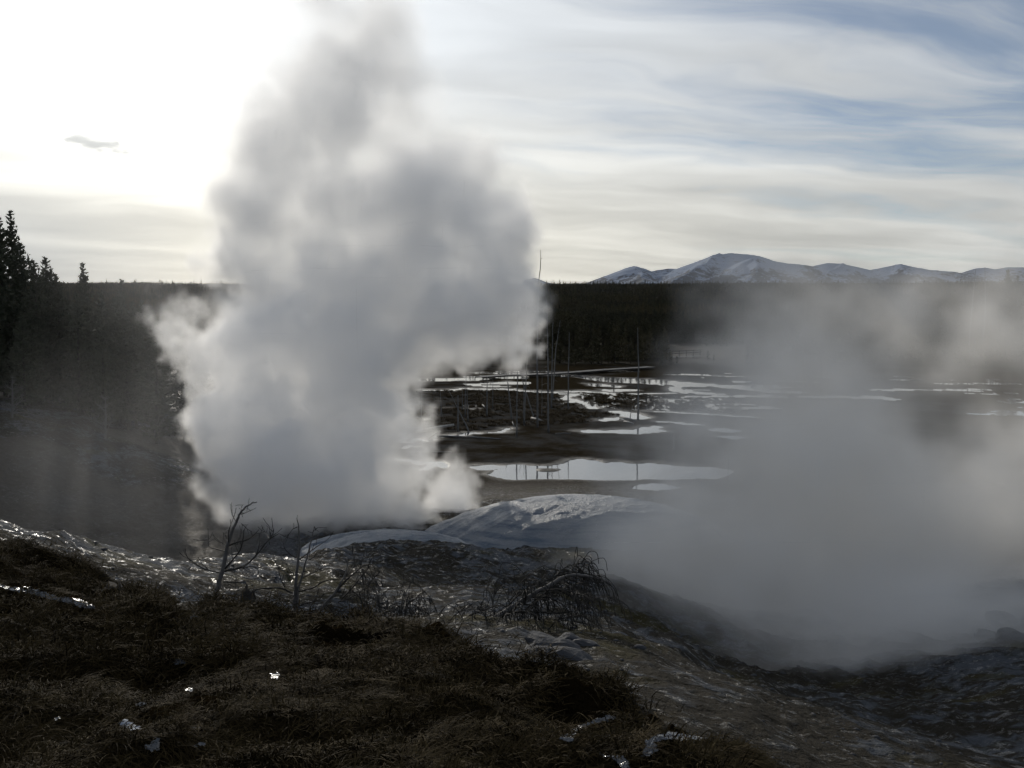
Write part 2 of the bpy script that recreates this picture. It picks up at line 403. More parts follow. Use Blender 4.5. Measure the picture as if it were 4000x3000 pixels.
def profile(x, y):
    """Height of the ground, and the masks the material needs."""
    r = np.hypot(x, y)
    near = base_h(x, y)
    az = np.arctan2(x, y)
    # land beyond the basin: a wooded rise, then a plain that drops out of sight
    lf = sstep(-az, 0.22, 0.6)
    far = FLOOR + 3.0 * sstep(r, 205, 300) + 4.0 * sstep(r, 280, 900) + 20.0 * sstep(r, 700, 2600) + lf * 3 * sstep(r, 120, 260)
    far = far - 2.5 * (fbm(x / 260, y / 260, 3) - 0.35) * sstep(r, 230, 500) * 2
    far = far + 6.0 * (fbm(az * 9 + 4, r / 900, 3) - 0.5) * sstep(r, 1200, 2400)
    far = far - 150 * sstep(r, 3000, 9000)
    w = sstep(r, 100, 150)
    h = near * (1 - w) + far * w
    d = np.full(x.shape, 50.0); m = (r > 66) & (r < 260) & (y > 0)
    d[m] = water_sd(x[m], y[m])
    flat = sstep(r + 9 * (fbm(x * .09, y * .09, 3) - .5), 66, 76) * (1 - sstep(-az, 0.20, 0.36)) * (1 - sstep(r, 200, 230))
    h = h * (1 - flat) + FLOOR * flat
    mound_r = np.sqrt(((x - 4.5) / 1) ** 2 + ((y - 51.5) / 1) ** 2)
    front = (y > -2)
    amp = 1 - flat
    # turf hummocks of the near slope
    g_line = sstep(r, 15.5, 12.0)
    cut = (x - (0.2 + 0.20 * y))                                  # turf ends to the right along this line
    right_lim = 1 - sstep(x - (0.35 + 0.12 * np.maximum(y, 0)), -0.2, 0.9)
    far_lim = 1 - sstep(y - np.interp(x, [-12, -7.2, -3.6, -1.9, -.6, .53, .95, 1.6], [15.5, 14.2, 11.8, 9.6, 8.3, 6.6, 4.6, 0]), -1.3, 1.1)
    turf = right_lim * far_lim * (1 - sstep(x, 50, 60))
    turf_n = fbm(x * 0.55, y * 0.55, 4)
    turf = sstep(turf + (turf_n - 0.5) * 1.7 * (turf > 0.01) * (turf < 0.995), 0.25, 0.7)
    wx = x + 0.9 * (fbm(x * 0.7, y * 0.7 + 5, 2) - 0.5); wy = y + 0.9 * (fbm(x * 0.7 + 9, y * 0.7, 2) - 0.5)
    hum = ridged(wx * 0.95, wy * 1.7, 3, 0.45)
    size = np.clip(r / 5.0, 0.8, 1.5) * (1 - calm(x, y, near))
    h = h - 0.05 * turf * (size == 0)
    h = h + turf * size * (0.40 * (hum - 0.62)) + turf * 0.10 * (fbm(x * 4, y * 5, 3) - 0.5)
    # sinter: low terraces and pits
    sint = amp * (1 - turf) * sstep(r, 2, 6)
    bank = sstep(r, 36, 46) * sstep(-az, 0.18, 0.30)
    rough = ridged(x * 0.9, y * 0.45, 4, 0.55) - 0.6
    h = h + sint * 0.28 * rough * np.clip(r / 14, 0.35, 1.3) * front + sint * 0.06 * (ridged(x * 3.1, y * 1.9, 3, .6) - .6) * (r < 60)
    h = h + amp * 0.5 * (fbm(x * 0.16, y * 0.16, 3) - 0.5) * sstep(r, 9, 30)
    # basin floor relief
    fl = flat * sstep(r, 70, 80)
    und = fbm(x * 0.18, y * 0.35, 4) - 0.5
    h = h + fl * (0.16 * und + 0.05 * (fbm(x * 1.1, y * 1.1, 3) - 0.5))
    dn = d + 0.7 * (fbm(x * 0.35, y * 0.8, 4) - 0.5) * np.clip(r / 110, 0.5, 1.6)
    # sodden flats: noise decides where water stands
    ms = poly_sd(x[m], y[m], MARSH); md = np.full(x.shape, 50.0); md[m] = ms
    sod = (md < 0) & (fbm(x * 1.3, y * 0.7, 4) > 0.575)
    wetflat = (r > 128) & (r < 186) & (az > -0.05) & (az < 0.6) & (fbm(x * 0.10, y * 0.30 + 3, 4) > 0.69)
    dn = np.where(sod, np.minimum(dn, -0.3), dn); dn = np.where(wetflat & (flat > .9), np.minimum(dn, -0.3), dn)
    carve = 1 - sstep(dn, -0.25, 0.35)
    wl = fl * carve
    h = h * (1 - wl) + (FLOOR - 0.22) * wl
    h = np.where((fl > 0.5) & (carve < 0.15), np.maximum(h, WATER_Z + 0.02), h)
    sint = sint * (1 - sstep(r, 150, 195))
    sint = sint * (1 - 0.85 * bank * sstep(fbm(x * .12, y * .12 + 4, 3), .62, .45))
    wet = fl * (1 - sstep(dn + .8 * (fbm(x * .8, y * .8, 3) - .5), 0.0, 1.3))
    return h, turf, sint, wet, fl, r, az

# ------------------------------------------------------------------ ground sheet
def build_ground():
    fa = np.arange(-41.5, 41.51, 0.125); ra = np.arange(41.5 + 3, 360 - 41.5 - 2.9, 3.0)
    angs = np.radians(np.concatenate([fa, ra]))
    rr = [0.7]
    while rr[-1] < 130: rr.append(rr[-1] * 1.0075)
    while rr[-1] < 320: rr.append(rr[-1] * 1.009)
    while rr[-1] < 60000: rr.append(rr[-1] * 1.05)
    rr = np.array(rr); na, nr = len(angs), len(rr)
    Rg, Ag = np.meshgrid(rr, angs, indexing='ij')
    x = (Rg * np.sin(Ag)).ravel(); y = (Rg * np.cos(Ag)).ravel()
    h, turf, sint, wet, fl, r, az = profile(x, y)
    V = np.stack([x, y, h], 1)
    V = np.concatenate([V, [[0, 0, -1.62]]])
    i = np.arange(nr - 1)[:, None] * na; j = np.arange(na)[None]; j2 = (j + 1) % na
    q = np.stack([i + j, i + j2, i + j2 + na, i + j + na], -1).reshape(-1, 4)
    me = bpy.data.meshes.new('ground')
    nq = len(q); tri = np.stack([np.full(na, len(V) - 1), (np.arange(na) + 1) % na, np.arange(na)], 1)
    me.vertices.add(len(V)); me.vertices.foreach_set('co', V.astype(np.float32).ravel())
    loops = np.concatenate([q[:, ::-1].ravel(), tri[:, ::-1].ravel()])
    # make faces look up
    me.loops.add(len(loops)); me.loops.foreach_set('vertex_index', loops.astype(np.int32))
    me.polygons.add(nq + len(tri))
    me.polygons.foreach_set('loop_start', np.concatenate([np.arange(nq) * 4, nq * 4 + np.arange(len(tri)) * 3]).astype(np.int32))
    me.polygons.foreach_set('use_smooth', np.ones(nq + len(tri), bool))
    me.update(calc_edges=True); me.validate()
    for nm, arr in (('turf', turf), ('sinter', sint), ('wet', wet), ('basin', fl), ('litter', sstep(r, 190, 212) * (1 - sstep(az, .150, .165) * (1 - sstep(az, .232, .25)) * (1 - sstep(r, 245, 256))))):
        at_ = me.attributes.new(nm, 'FLOAT', 'POINT'); at_.data.foreach_set('value', np.concatenate([arr, [1.0]]).astype(np.float32))
    if me.polygons[0].normal.z < 0: me.flip_normals()
    return me
def hgt(x, y):
    return float(profile(np.array([float(x)]), np.array([float(y)]))[0][0])

gm, N, out = material('ground')
bs = N.new('ShaderNodeBsdfPrincipled')
pos = N.new('ShaderNodeNewGeometry').outputs['Position']
def attr(N, nm): a = N.new('ShaderNodeAttribute'); a.attribute_name = nm; return a.outputs['Fac']
tf, sn, wt_, ba, li = attr(N, 'turf'), attr(N, 'sinter'), attr(N, 'wet'), attr(N, 'basin'), attr(N, 'litter')
n1 = N.noise(pos, 0.28, 6.0, 0.6); n2 = N.noise(pos, 2.3, 6.0, 0.65); n3 = N.noise(pos, 14.0, 4.0, 0.6)
c_mud = N.mix(n2, rgb(0.050, 0.043, 0.034), rgb(0.12, 0.105, 0.085))
c_sin = N.mix(n3, rgb(0.035, 0.040, 0.048), rgb(0.105, 0.115, 0.130))
patch = N.smooth(N.m('ADD', N.m('MULTIPLY', n1, 0.5), N.m('MULTIPLY', n2, 0.5)), 0.47, 0.57, 0.0, 1.0)
moss = N.smooth(N.noise(N.v('ADD', pos, (3.1, 8.2, 0)), .35, 4.0, .6), .56, .66)
c_hill = N.mix(patch, N.mix(n3, rgb(0.008, 0.007, 0.004), rgb(0.032, 0.026, 0.017)), c_sin)
c_turf = N.mix(n2, rgb(0.006, 0.004, 0.002), rgb(0.018, 0.013, 0.006))
c_bas = N.mix(N.smooth(n1, 0.35, 0.62), N.mix(n2, rgb(0.014, 0.011, 0.007), rgb(0.045, 0.036, 0.024)), N.mix(n2, rgb(0.030, 0.029, 0.027), rgb(0.085, 0.081, 0.075)))
c_hill = N.mix(N.m('MULTIPLY', moss, .7), c_hill, N.mix(n3, rgb(.020, .017, .004), rgb(.065, .055, .014))); c = N.mix(sn, c_mud, c_hill); c = N.mix(tf, c, c_turf); c_sedge = N.mix(n2, rgb(.010, .008, .005), rgb(.040, .031, .018)); c = N.mix(ba, c, N.mix(N.smooth(N.noise(pos, .045, 5.0, .6), .46, .53), c_bas, c_sedge))
c = N.mix(N.m('MULTIPLY', wt_, 0.5), c, N.scol(0.45, c))
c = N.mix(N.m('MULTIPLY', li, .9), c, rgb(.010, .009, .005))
N.put(bs.inputs['Base Color'], c)
rgh = N.mix(sn, rgb(.8, .8, .8), N.mix(N.smooth(N.noise(pos, 5.0, 4.0, 0.7), 0.555, 0.62), rgb(.92, .92, .92), rgb(.27, .27, .27)))
rgh = N.mix(wt_, rgh, rgb(.45, .45, .45))
rgh = N.mix(tf, rgh, rgb(.8, .8, .8))
N.put(bs.inputs['Roughness'], rgh)
wetp = N.m('MULTIPLY', N.smooth(N.noise(pos, 5.0, 4.0, 0.7), 0.555, 0.62), N.smooth(n1, .42, .56, .15, 1.0))
spc = N.m('MULTIPLY', N.m('SUBTRACT', 1.0, N.m('MAXIMUM', N.m('MAXIMUM', tf, ba), li)), N.m('ADD', .10, N.m('MULTIPLY', wetp, .45)))
N.put(bs.inputs['Specular IOR Level'], N.m('ADD', spc, N.m('MULTIPLY', wt_, .25)))
bp = N.new('ShaderNodeBump'); bp.inputs['Strength'].default_value = 1.0; bp.inputs['Distance'].default_value = 0.22
hh = N.m('ADD', N.m('MULTIPLY', n2, 0.9), N.m('MULTIPLY', n3, 0.35))
hh = N.m('ADD', hh, N.m('MULTIPLY', N.noise(pos, 60.0, 2.0, 0.5), 0.06))
N.put(bp.inputs['Height'], hh); N.put(bs.inputs['Normal'], bp.outputs[0])
gm.node_tree.links.new(bs.outputs[0], out.inputs[0])
ground_me = build_ground(); ground_me.materials.append(gm)
link('ground', ground_me, kind='structure')

# ------------------------------------------------------------------ water
def water_mat(name, wav=0.004, scale=3.0, col=(0.10, 0.11, 0.12), rough=0.03, ior=1.45, wd=1.0):
    m, N, out = material(name); b = N.new('ShaderNodeBsdfPrincipled')
    b.inputs['Base Color'].default_value = rgb(*col); b.inputs['Roughness'].default_value = rough
    b.inputs['IOR'].default_value = ior
    p = N.new('ShaderNodeNewGeometry').outputs['Position']
    bp = N.new('ShaderNodeBump'); bp.inputs['Strength'].default_value = 1.0; bp.inputs['Distance'].default_value = wav
    N.put(bp.inputs['Height'], N.noise(p, scale, 3.0, 0.6)); N.put(b.inputs['Normal'], bp.outputs[0])
    m.node_tree.links.new(b.outputs[0], out.inputs[0]); return m
m_water = water_mat('still_water', 0.003, 1.2, (0.10, 0.105, 0.11), 0.04, 3.0)
m_rill = water_mat('running_water', 0.030, 16.0, (0.05, 0.05, 0.05), 0.22, 1.9)
wv = [(-120, 66, WATER_Z), (160, 66, WATER_Z), (200, 260, WATER_Z), (-160, 260, WATER_Z)]
link('water', mesh('water', wv, [(0, 1, 2, 3)], m_water), kind='structure')


# ------------------------------------------------------------------ mountains
def fu(x, y): return x * 0.46293, y * 0.46293       # full picture (2212 wide) to 1024
def build_mountains():
    Y0 = 18000.0
    sky_l = [(1105,612),(1130,605),(1155,600),(1180,609),(1215,616),(1280,612),(1320,597),(1345,583),(1362,576),(1375,575),(1398,588),(1420,583),(1445,580),(1462,581),(1500,567),(1530,556),(1558,549),(1580,546.5),(1612,549),(1642,553),(1655,560),(1700,569),(1745,578),(1762,573),(1788,568),(1815,569),(1850,576),(1880,583),(1915,576),(1945,570),(1975,577),(2010,583),(2060,587),(2085,591),(2105,580),(2130,578),(2150,582),(2175,577),(2212,577),(2300,572),(2400,584),(2560,600)]
    def P(l, Y, dv=0):
        o = []
        for (a, b) in l:
            u, v = fu(a, b); o.append(tuple(at(u, v + dv, Y)))
        return o
    chains = [P(sky_l, Y0)]
    def spur(l): chains.append([tuple(at(563.2 + a * .2083, 230.4 + b * .2083, Y)) for a, b, Y in l])
    spur([(780,108,18000),(740,125,17600),(700,150,17200),(600,190,16600),(520,225,16000),(480,262,15500)])
    spur([(935,126,17000),(880,160,16700),(850,190,16500),(760,215,16200),(690,235,15900),(600,262,15500)])
    spur([(935,126,17000),(1000,143,17100),(1100,158,17300),(1180,170,17600)])
    spur([(940,128,17000),(960,190,16200),(1000,262,15500)])
    spur([(350,170,18000),(400,225,17000),(430,262,16300)])
    spur([(1325,156,18000),(1280,215,17000),(1220,262,16000)])
    spur([(1610,162,18000),(1700,225,16800),(1760,262,16000)])
    xs = np.concatenate([np.linspace(200, 14500, 640)]); ys = np.linspace(14500, 20500, 200)
    X, Yg = np.meshgrid(xs, ys); H = np.full(X.shape, -900.0)
    wx = X + 500 * (fbm(X / 900, Yg / 900, 4) - 0.5); wy = Yg + 500 * (fbm(X / 900 + 7, Yg / 900, 4) - 0.5)
    for ci, ch in enumerate(chains):
        xx, yy = (X, Yg) if ci == 0 else (wx, wy)
        for a, b in zip(ch[:-1], ch[1:]):
            dx_, dy_ = b[0] - a[0], b[1] - a[1]; L = dx_ ** 2 + dy_ ** 2 + 1e-6
            t = np.clip(((xx - a[0]) * dx_ + (yy - a[1]) * dy_) / L, 0, 1)
            d = np.hypot(xx - a[0] - t * dx_, yy - a[1] - t * dy_)
            H = np.maximum(H, a[2] + (b[2] - a[2]) * t - (0.36 if ci == 0 else 0.42) * d - 0.00001 * d * d)
    dsk = np.abs(Yg - Y0)
    rel = sstep(dsk, 200, 1800)
    H = H + rel * 80 * (ridged(X / 900, Yg / 900, 5, 0.5) - 0.62) + 10 * (fbm(X / 90, Yg / 90, 3) - 0.5)
    V = np.stack([X, Yg, np.maximum(H, -900)], -1).reshape(-1, 3); nx = len(xs)
    i = np.arange(len(ys) - 1)[:, None] * nx; j = np.arange(nx - 1)[None]
    q = np.stack([i + j, i + j + 1, i + j + 1 + nx, i + j + nx], -1).reshape(-1, 4)
    return mesh('mountains', V.tolist(), q.tolist(), None, True)
m, N, out = material('snow_and_rock')
b = N.new('ShaderNodeBsdfPrincipled'); geo = N.new('ShaderNodeNewGeometry')
pp = N.v('SCALE', geo.outputs['Position'], scale=0.001)
nz = N.xyz(geo.outputs['Normal'])[2]
nA = N.noise(pp, 2.2, 7.0, 0.65); nB = N.noise(pp, 14.0, 6.0, 0.7)
z_ = N.xyz(pp)[2]
rock = N.m('ADD', N.m('ADD', N.m('MULTIPLY', N.m('SUBTRACT', 0.97, nz), 2.2), N.m('MULTIPLY', N.m('SUBTRACT', nA, 0.5), 1.6)), N.m('MULTIPLY', N.m('SUBTRACT', nB, 0.5), 1.8))
rock = N.m('ADD', rock, N.lin(z_, 0.45, 0.05, -0.10, 0.42))
rk = N.smooth(rock, 0.20, 0.42)
N.put(b.inputs['Base Color'], N.mix(rk, rgb(0.23, 0.28, 0.37), rgb(0.045, 0.055, 0.075)))
b.inputs['Roughness'].default_value = 0.9; b.inputs['Specular IOR Level'].default_value = 0.1
m.node_tree.links.new(b.outputs[0], out.inputs[0])
mm = build_mountains(); mm.materials.append(m)
link('mountains', mm, kind='structure')

# ------------------------------------------------------------------ conifers
m_bark = simple('bark', (0.035, 0.030, 0.026), 0.9, 0.4, 8.0)
m_needle = simple('needles', (0.055, 0.060, 0.035), 0.75, 0.45, 1.3)
m_needle_y, N, out = material('young_needles'); b = N.new('ShaderNodeBsdfPrincipled'); p = N.new('ShaderNodeNewGeometry').outputs['Position']
N.put(b.inputs['Base Color'], N.mix(N.smooth(N.noise(p, .012, 5.0, .65), .36, .64), N.mix(N.noise(p, .5, 2.0, .5), rgb(.022, .026, .016), rgb(.05, .05, .03)), N.mix(N.noise(p, .5, 2.0, .5), rgb(.065, .055, .026), rgb(.12, .098, .050))))
b.inputs['Roughness'].default_value = .8; b.inputs['Specular IOR Level'].default_value = .1; m_needle_y.node_tree.links.new(b.outputs[0], out.inputs[0])
def conifer(H, Rb, nb, tuf, ts, seed, z0=0.12, shape=0.8, tri=3):
    rnd = random.Random(seed); T = MB(); K_ = MB()
    lean = Vector((rnd.uniform(-.02, .02), rnd.uniform(-.02, .02), 0))
    T.tube([Vector((lean.x * z, lean.y * z, z)) for z in (-0.3, H * .3, H * .65, H)], [H * .014, H * .011, H * .006, H * .001], 5)
    for i in range(nb):
        f = z0 + (1 - z0) * (i + rnd.random() * .8) / nb
        z = H * f; L = Rb * ((1 - f) ** shape) * rnd.uniform(0.55, 1.15) + 0.12
        a = i * 2.399 + rnd.uniform(-.5, .5); up = rnd.uniform(-.05, .45)
        d = Vector((math.cos(a), math.sin(a), up)).normalized(); o = Vector((lean.x * z, lean.y * z, z))
        n = max(2, int(tuf * (0.4 + 0.6 * L / Rb)))
        for k in range(n):
            g = (k + 0.6) / n
            c_ = o + d * (L * g) + Vector((0, 0, 0.12 * L * g * g)) + Vector([rnd.gauss(0, .10 * L) for _ in range(3)]) * .8
            s = ts * rnd.uniform(.7, 1.3) * (1.0 if f < .9 else .6)
            for _ in range(tri):
                e = (d * rnd.uniform(.3, 1) + Vector((rnd.uniform(-1, 1), rnd.uniform(-1, 1), rnd.uniform(-.2, 1)))).normalized()
                w = e.cross(Vector((rnd.uniform(-1, 1), rnd.uniform(-1, 1), rnd.uniform(-1, 1)))).normalized()
                K_.tri(c_ - e * s * .4 - w * s * .32, c_ - e * s * .4 + w * s * .32, c_ + e * s * .9)
    K_.tri(Vector((0.05, 0, H - .3)), Vector((-.05, 0, H - .3)), Vector((lean.x * H, lean.y * H, H + .12)))
    return T, K_
near_trees = []
for i, (H, Rb, nb, tu, ts, z0, sh) in enumerate([(15, 2.2, 170, 9, .36, .08, .75), (13, 2.6, 150, 10, .38, .12, .55), (10, 1.7, 120, 8, .34, .06, .8), (8, 1.25, 90, 7, .3, .05, .8)]):
    T, K_ = conifer(H, Rb, nb, tu, ts, 40 + i, z0, sh)
    near_trees.append((H, T.build('trunk', m_bark, True), K_.build('crown', m_needle)))
far_trees = []
for i, (H, Rb, nb, z0) in enumerate([(6, 1.15, 46, .06), (7, 1.2, 50, .1), (5, 1.1, 40, .05)]):
    T, K_ = conifer(H, Rb, nb, 4, .42, 70 + i, z0, .8, 2)
    far_trees.append((H, T.build('trunk', m_bark, True), K_.build('crown', m_needle_y)))
def pine(x, y, h, kind, label, group=None, pool=near_trees, fat=1.0, rz=None, name='pine_tree'):
    H, tr, cr = pool[kind]; s = h / H
    t = thing(name, label, 'tree', (x, y, hgt(x, y) - .1), random.uniform(0, 6.28) if rz is None else rz, group)
    t.scale = (s * fat, s * fat, s)
    link('trunk', tr, t); link('crown', cr, t)
    return t
random.seed(5)
def pine_uv(u, vtop, Y, kind, label, group=None, **k):
    p = at(u, vtop, Y); h = p.z - hgt(p.x, p.y) + .1
    return pine(p.x, p.y, h, kind, label, group, **k)
pine_uv(9, 211, 82, 0, 'tallest dark pine at the left edge, its pointed top highest of all', fat=.9)
pine_uv(-3, 218, 84, 0, 'tall dark pine cut by the left border beside the tallest pine', fat=.9)
pine_uv(21, 243, 80, 1, 'broad pine leaning out just right of the tallest pine', fat=.9)
pine_uv(35, 262, 79, 1, 'ragged shorter pine between the broad one and the rounded one', fat=.8)
pine_uv(46, 258, 83, 1, 'round topped pine rising over the ridge at the left', fat=.85)
pine_uv(58, 276, 82, 2, 'low bushy pine on the right shoulder of the round topped pine', fat=1.1)
pine_uv(82.5, 263, 104, 2, 'lone slim conical pine standing clear of the ridge line', fat=.85)
pine_uv(120, 280, 112, 3, 'small pine just poking above the ridge line near the steam column', fat=.8)
gl = 'dark pine in the dense stand behind the left bank'
cnt = 0
while cnt < 135:
    u = random.uniform(-60, 205); Y = random.uniform(72, 150)
    top = 287 + 40 * random.random() ** 1.3 + max(0, u - 90) * .22 + max(0, u - 165) * 0.6
    if Y > 110 and u > 150: continue
    p = at(u, top, Y); h = p.z - hgt(p.x, p.y)
    if h < 4 or h > 13.5: continue
    if u > 150 and random.random() < .4: continue
    pine(p.x, p.y, h, random.choice([0, 1, 2, 2, 3]), gl, 'dense stand of pines on the left', fat=random.uniform(.9, 1.35) * (1.3 if h < 8 else 1)); cnt += 1
# front rows of the young forest across the basin, then trees on the bare bank
def edgeY(u): return 200 + (48 if 668 < u < 752 else 0) + 6 * math.sin(u * .05)
gf = 'young pine in the front rows of the forest across the basin'
for i in range(140):
    u = 545 + 485 * (i + random.random()) / 140; Y = edgeY(u) + random.uniform(0, 16)
    x = ray(u, 300)[0] * Y
    pine(x, Y, random.uniform(3.0, 6.0), random.randrange(3), gf, 'front rows of the young forest', far_trees, random.uniform(.9, 1.3))
for (u, v, Y, k, lab) in [(662,352,196,0,'small bushy pine at the far end of the boardwalk'),(670,350,198,1,'bushy pine beside the railing on the bare bank'),(677,356,195,2,'low pine in front of the railing'),
    (708,350,214,0,'single pine standing on the pale bank right of the railing'),(714,354,212,1,'little pine at the right end of the railing')]:
    pine_uv(u, v, Y, k, lab, pool=far_trees, fat=1.5)
for i in range(9):
    u = 748 + i * 4.6; pine_uv(u, 336 + random.uniform(0, 12), random.uniform(196, 204), i % 3, 'pine of the dark clump behind the drifting steam', 'dark clump of pines behind the drifting steam', pool=far_trees, fat=1.1)
for (u, v, Y) in [(1009, 270, 215), (1018, 276, 214)]:
    pine_uv(u, v, Y, 2, 'tall pine rising above the far ridge near the right border' if u < 1012 else 'shorter pine above the ridge at the right border', fat=.8)

# the forest beyond, read as one mass
def forest():
    rs = np.random.RandomState(3); P_ = []
    def add(n, r0, r1, a0, a1, s0, s1, edge=True):
        a = np.radians(rs.uniform(a0, a1, n)); r_ = np.sqrt(rs.uniform(0, 1, n) * (r1 ** 2 - r0 ** 2) + r0 ** 2)
        x, y = r_ * np.sin(a), r_ * np.cos(a)
        u = 512 + FPX * x / y
        ok = y > np.where((u > 668) & (u < 752), 250, np.where(u < 545, 205, 208))
        ok &= (fbm(x / 60, y / 60, 3) > 0.36)
        x, y = x[ok], y[ok]; h = profile(x, y)[0]
        s = rs.uniform(s0, s1, len(x)) * (0.75 + 0.6 * fbm(x / 90, y / 90 + 8, 2))
        P_.append(np.stack([x, y, h - .1, s], 1))
    add(16000, 200, 420, -38, 38, .4, .85)
    add(30000, 420, 900, -36, 36, .4, .85)
    add(45000, 900, 2700, -34, 34, .5, 1.0)
    add(1200, 1100, 2700, -34, 34, 1.3, 1.9)
    A = np.concatenate(P_); me = mesh('forest', A[:, :3].tolist(), [])
    at_ = me.attributes.new('sc', 'FLOAT', 'POINT'); at_.data.foreach_set('value', A[:, 3].astype(np.float32))
    return me
def joined(tree):
    """trunk and crown of a tree as one mesh with two materials"""
    H, tr, cr = tree; n0 = len(tr.vertices)
    V = [tuple(v.co) for v in tr.vertices] + [tuple(v.co) for v in cr.vertices]
    F = [tuple(p.vertices) for p in tr.polygons] + [tuple(i + n0 for i in p.vertices) for p in cr.polygons]
    return mesh('tree', V, F, [tr.materials[0], cr.materials[0]], mat_idx=[0] * len(tr.polygons) + [1] * len(cr.polygons))
def scatter(name, me, sources, tilt=None, **props):
    """A mass of small instances on the points of a mesh (attributes sc, optionally rot)."""
    protos = []
    hid = bpy.data.collections.new(name + '_sources')
    for i, sme in enumerate(sources):
        o = bpy.data.objects.new('source', sme); hid.objects.link(o)
    g = bpy.data.node_groups.new(name, 'GeometryNodeTree')
    g.interface.new_socket('Geometry', in_out='INPUT', socket_type='NodeSocketGeometry')
    g.interface.new_socket('Geometry', in_out='OUTPUT', socket_type='NodeSocketGeometry')
    G = NT(g); gi = G.new('NodeGroupInput'); go = G.new('NodeGroupOutput')
    ci = G.new('GeometryNodeCollectionInfo'); ci.inputs['Collection'].default_value = hid
    ci.inputs['Separate Children'].default_value = True; ci.inputs['Reset Children'].default_value = True
    ip = G.new('GeometryNodeInstanceOnPoints'); ip.inputs['Pick Instance'].default_value = True
    na = G.new('GeometryNodeInputNamedAttribute', data_type='FLOAT'); na.inputs[0].default_value = 'sc'
    rv = G.new('FunctionNodeRandomValue', data_type='INT'); rv.inputs['Min'].default_value = 0; rv.inputs['Max'].default_value = len(sources) - 1
    g.links.new([o for o in rv.outputs if o.enabled][0], ip.inputs['Instance Index'])
    g.links.new(gi.outputs[0], ip.inputs['Points']); g.links.new(ci.outputs[0], ip.inputs['Instance'])
    g.links.new(na.outputs[0], ip.inputs['Scale'])
    if tilt:
        nr_ = G.new('GeometryNodeInputNamedAttribute', data_type='FLOAT_VECTOR'); nr_.inputs[0].default_value = 'rot'
        e2r = G.new('FunctionNodeEulerToRotation'); g.links.new(nr_.outputs[0], e2r.inputs[0]); g.links.new(e2r.outputs[0], ip.inputs['Rotation'])
    else:
        rz = G.new('FunctionNodeRandomValue', data_type='FLOAT_VECTOR'); rz.inputs['Min'].default_value = (0, 0, 0); rz.inputs['Max'].default_value = (0, 0, 6.28)
        e2r = G.new('FunctionNodeEulerToRotation'); g.links.new(rz.outputs[0], e2r.inputs[0]); g.links.new(e2r.outputs[0], ip.inputs['Rotation'])
    g.links.new(ip.outputs[0], go.inputs[0])
    o = link(name, me, **props); md = o.modifiers.new(name, 'NODES'); md.node_group = g
    return o
scatter('forest', forest(), [joined(t) for t in far_trees], kind='stuff')

# ------------------------------------------------------------------ sinter mound and its ribbed shoulder
m_sinter, N, out = material('wet_sinter')
b = N.new('ShaderNodeBsdfPrincipled'); p = N.new('ShaderNodeNewGeometry').outputs['Position']
na_ = N.noise(p, 0.6, 5.0, 0.6); nb_ = N.noise(p, 7.0, 5.0, 0.65)
lay = N.noise(N.v('MULTIPLY', p, (.25, .25, 5.0)), 1.0, 5.0, .6)
N.put(b.inputs['Base Color'], N.mix(N.smooth(N.m('ADD', N.m('MULTIPLY', na_, .4), N.m('MULTIPLY', lay, .6)), .42, .58), rgb(.09, .12, .16), N.mix(nb_, rgb(.14, .15, .16), rgb(.28, .30, .32))))
N.put(b.inputs['Roughness'], N.lin(nb_, .3, .7, .32, .6)); b.inputs['Specular IOR Level'].default_value = .5
bp = N.new('ShaderNodeBump'); bp.inputs['Strength'].default_value = 1.0; bp.inputs['Distance'].default_value = .10
N.put(bp.inputs['Height'], N.m('ADD', nb_, N.m('MULTIPLY', N.noise(p, 30.0, 3.0, .6), .3))); N.put(b.inputs['Normal'], bp.outputs[0])
m_sinter.node_tree.links.new(b.outputs[0], out.inputs[0])
def dome(cx, cy_, rx, ry, H, ex, ribs, rib_a, nphi=260, nr=110, skew=0.0, seed=0.0, flat=1.0):
    V = []; F = []
    ph = np.linspace(0, 2 * np.pi, nphi, endpoint=False); rr = np.linspace(0, 1.08, nr)
    Rr, Ph = np.meshgrid(rr, ph, indexing='ij')
    X = cx + rx * Rr * np.cos(Ph); Y = cy_ + ry * Rr * np.sin(Ph)
    rho = Rr + 0.08 * (fbm(X * .35 + seed, Y * .35, 3) - .5) * Rr
    h = H * np.clip(1 - rho ** ex, -0.2, 1) ** 1.0 if flat == 1.0 else H * np.sign(1 - rho ** ex) * np.abs(1 - rho ** ex) ** flat
    h = h + skew * (X - cx) * np.clip(1 - rho, 0, 1)
    tt = (Y - cy_) / ry * 0.8 - (X - cx) / rx * 0.45
    band = ridged(tt * ribs * .8 + 1.3 * fbm(X * .3, Y * .3 + seed, 3) + 20, (X - cx) * .25 + 30 + seed, 3, .5)
    h = h + rib_a * (band - .6) * sstep(rho, .2, .6) + rib_a * .45 * (fbm(X * 2.2, Y * 2.2, 4) - .5)
    G0 = base_h(X.ravel(), Y.ravel()).reshape(X.shape)
    g0 = float(base_h(np.array([cx]), np.array([cy_]))[0])
    Z = g0 + h - 0.5 * sstep(rho, .97, 1.08)
    Vv = np.stack([X, Y, Z], -1).reshape(-1, 3)
    i = np.arange(nr - 1)[:, None] * nphi; j = np.arange(nphi)[None]; j2 = (j + 1) % nphi
    q = np.stack([i + j, i + nphi + j, i + nphi + j2, i + j2], -1).reshape(-1, 4)
    return Vv, q
Vd, qd = dome(3.4, 50.6, 7.9, 5.2, 1.8, 2.1, 9, .17)
o = link('sinter_mound', mesh('sinter_mound', Vd.tolist(), qd.tolist(), m_sinter, True), label='big smooth blue grey sinter mound between the steam column and the steam cloud', category='mound')
q_ = at(388, 556, 34)
Vd, qd = dome(q_.x, q_.y, 3.0, 2.0, .5, 1.8, 7, .17, 140, 60, seed=4.0)
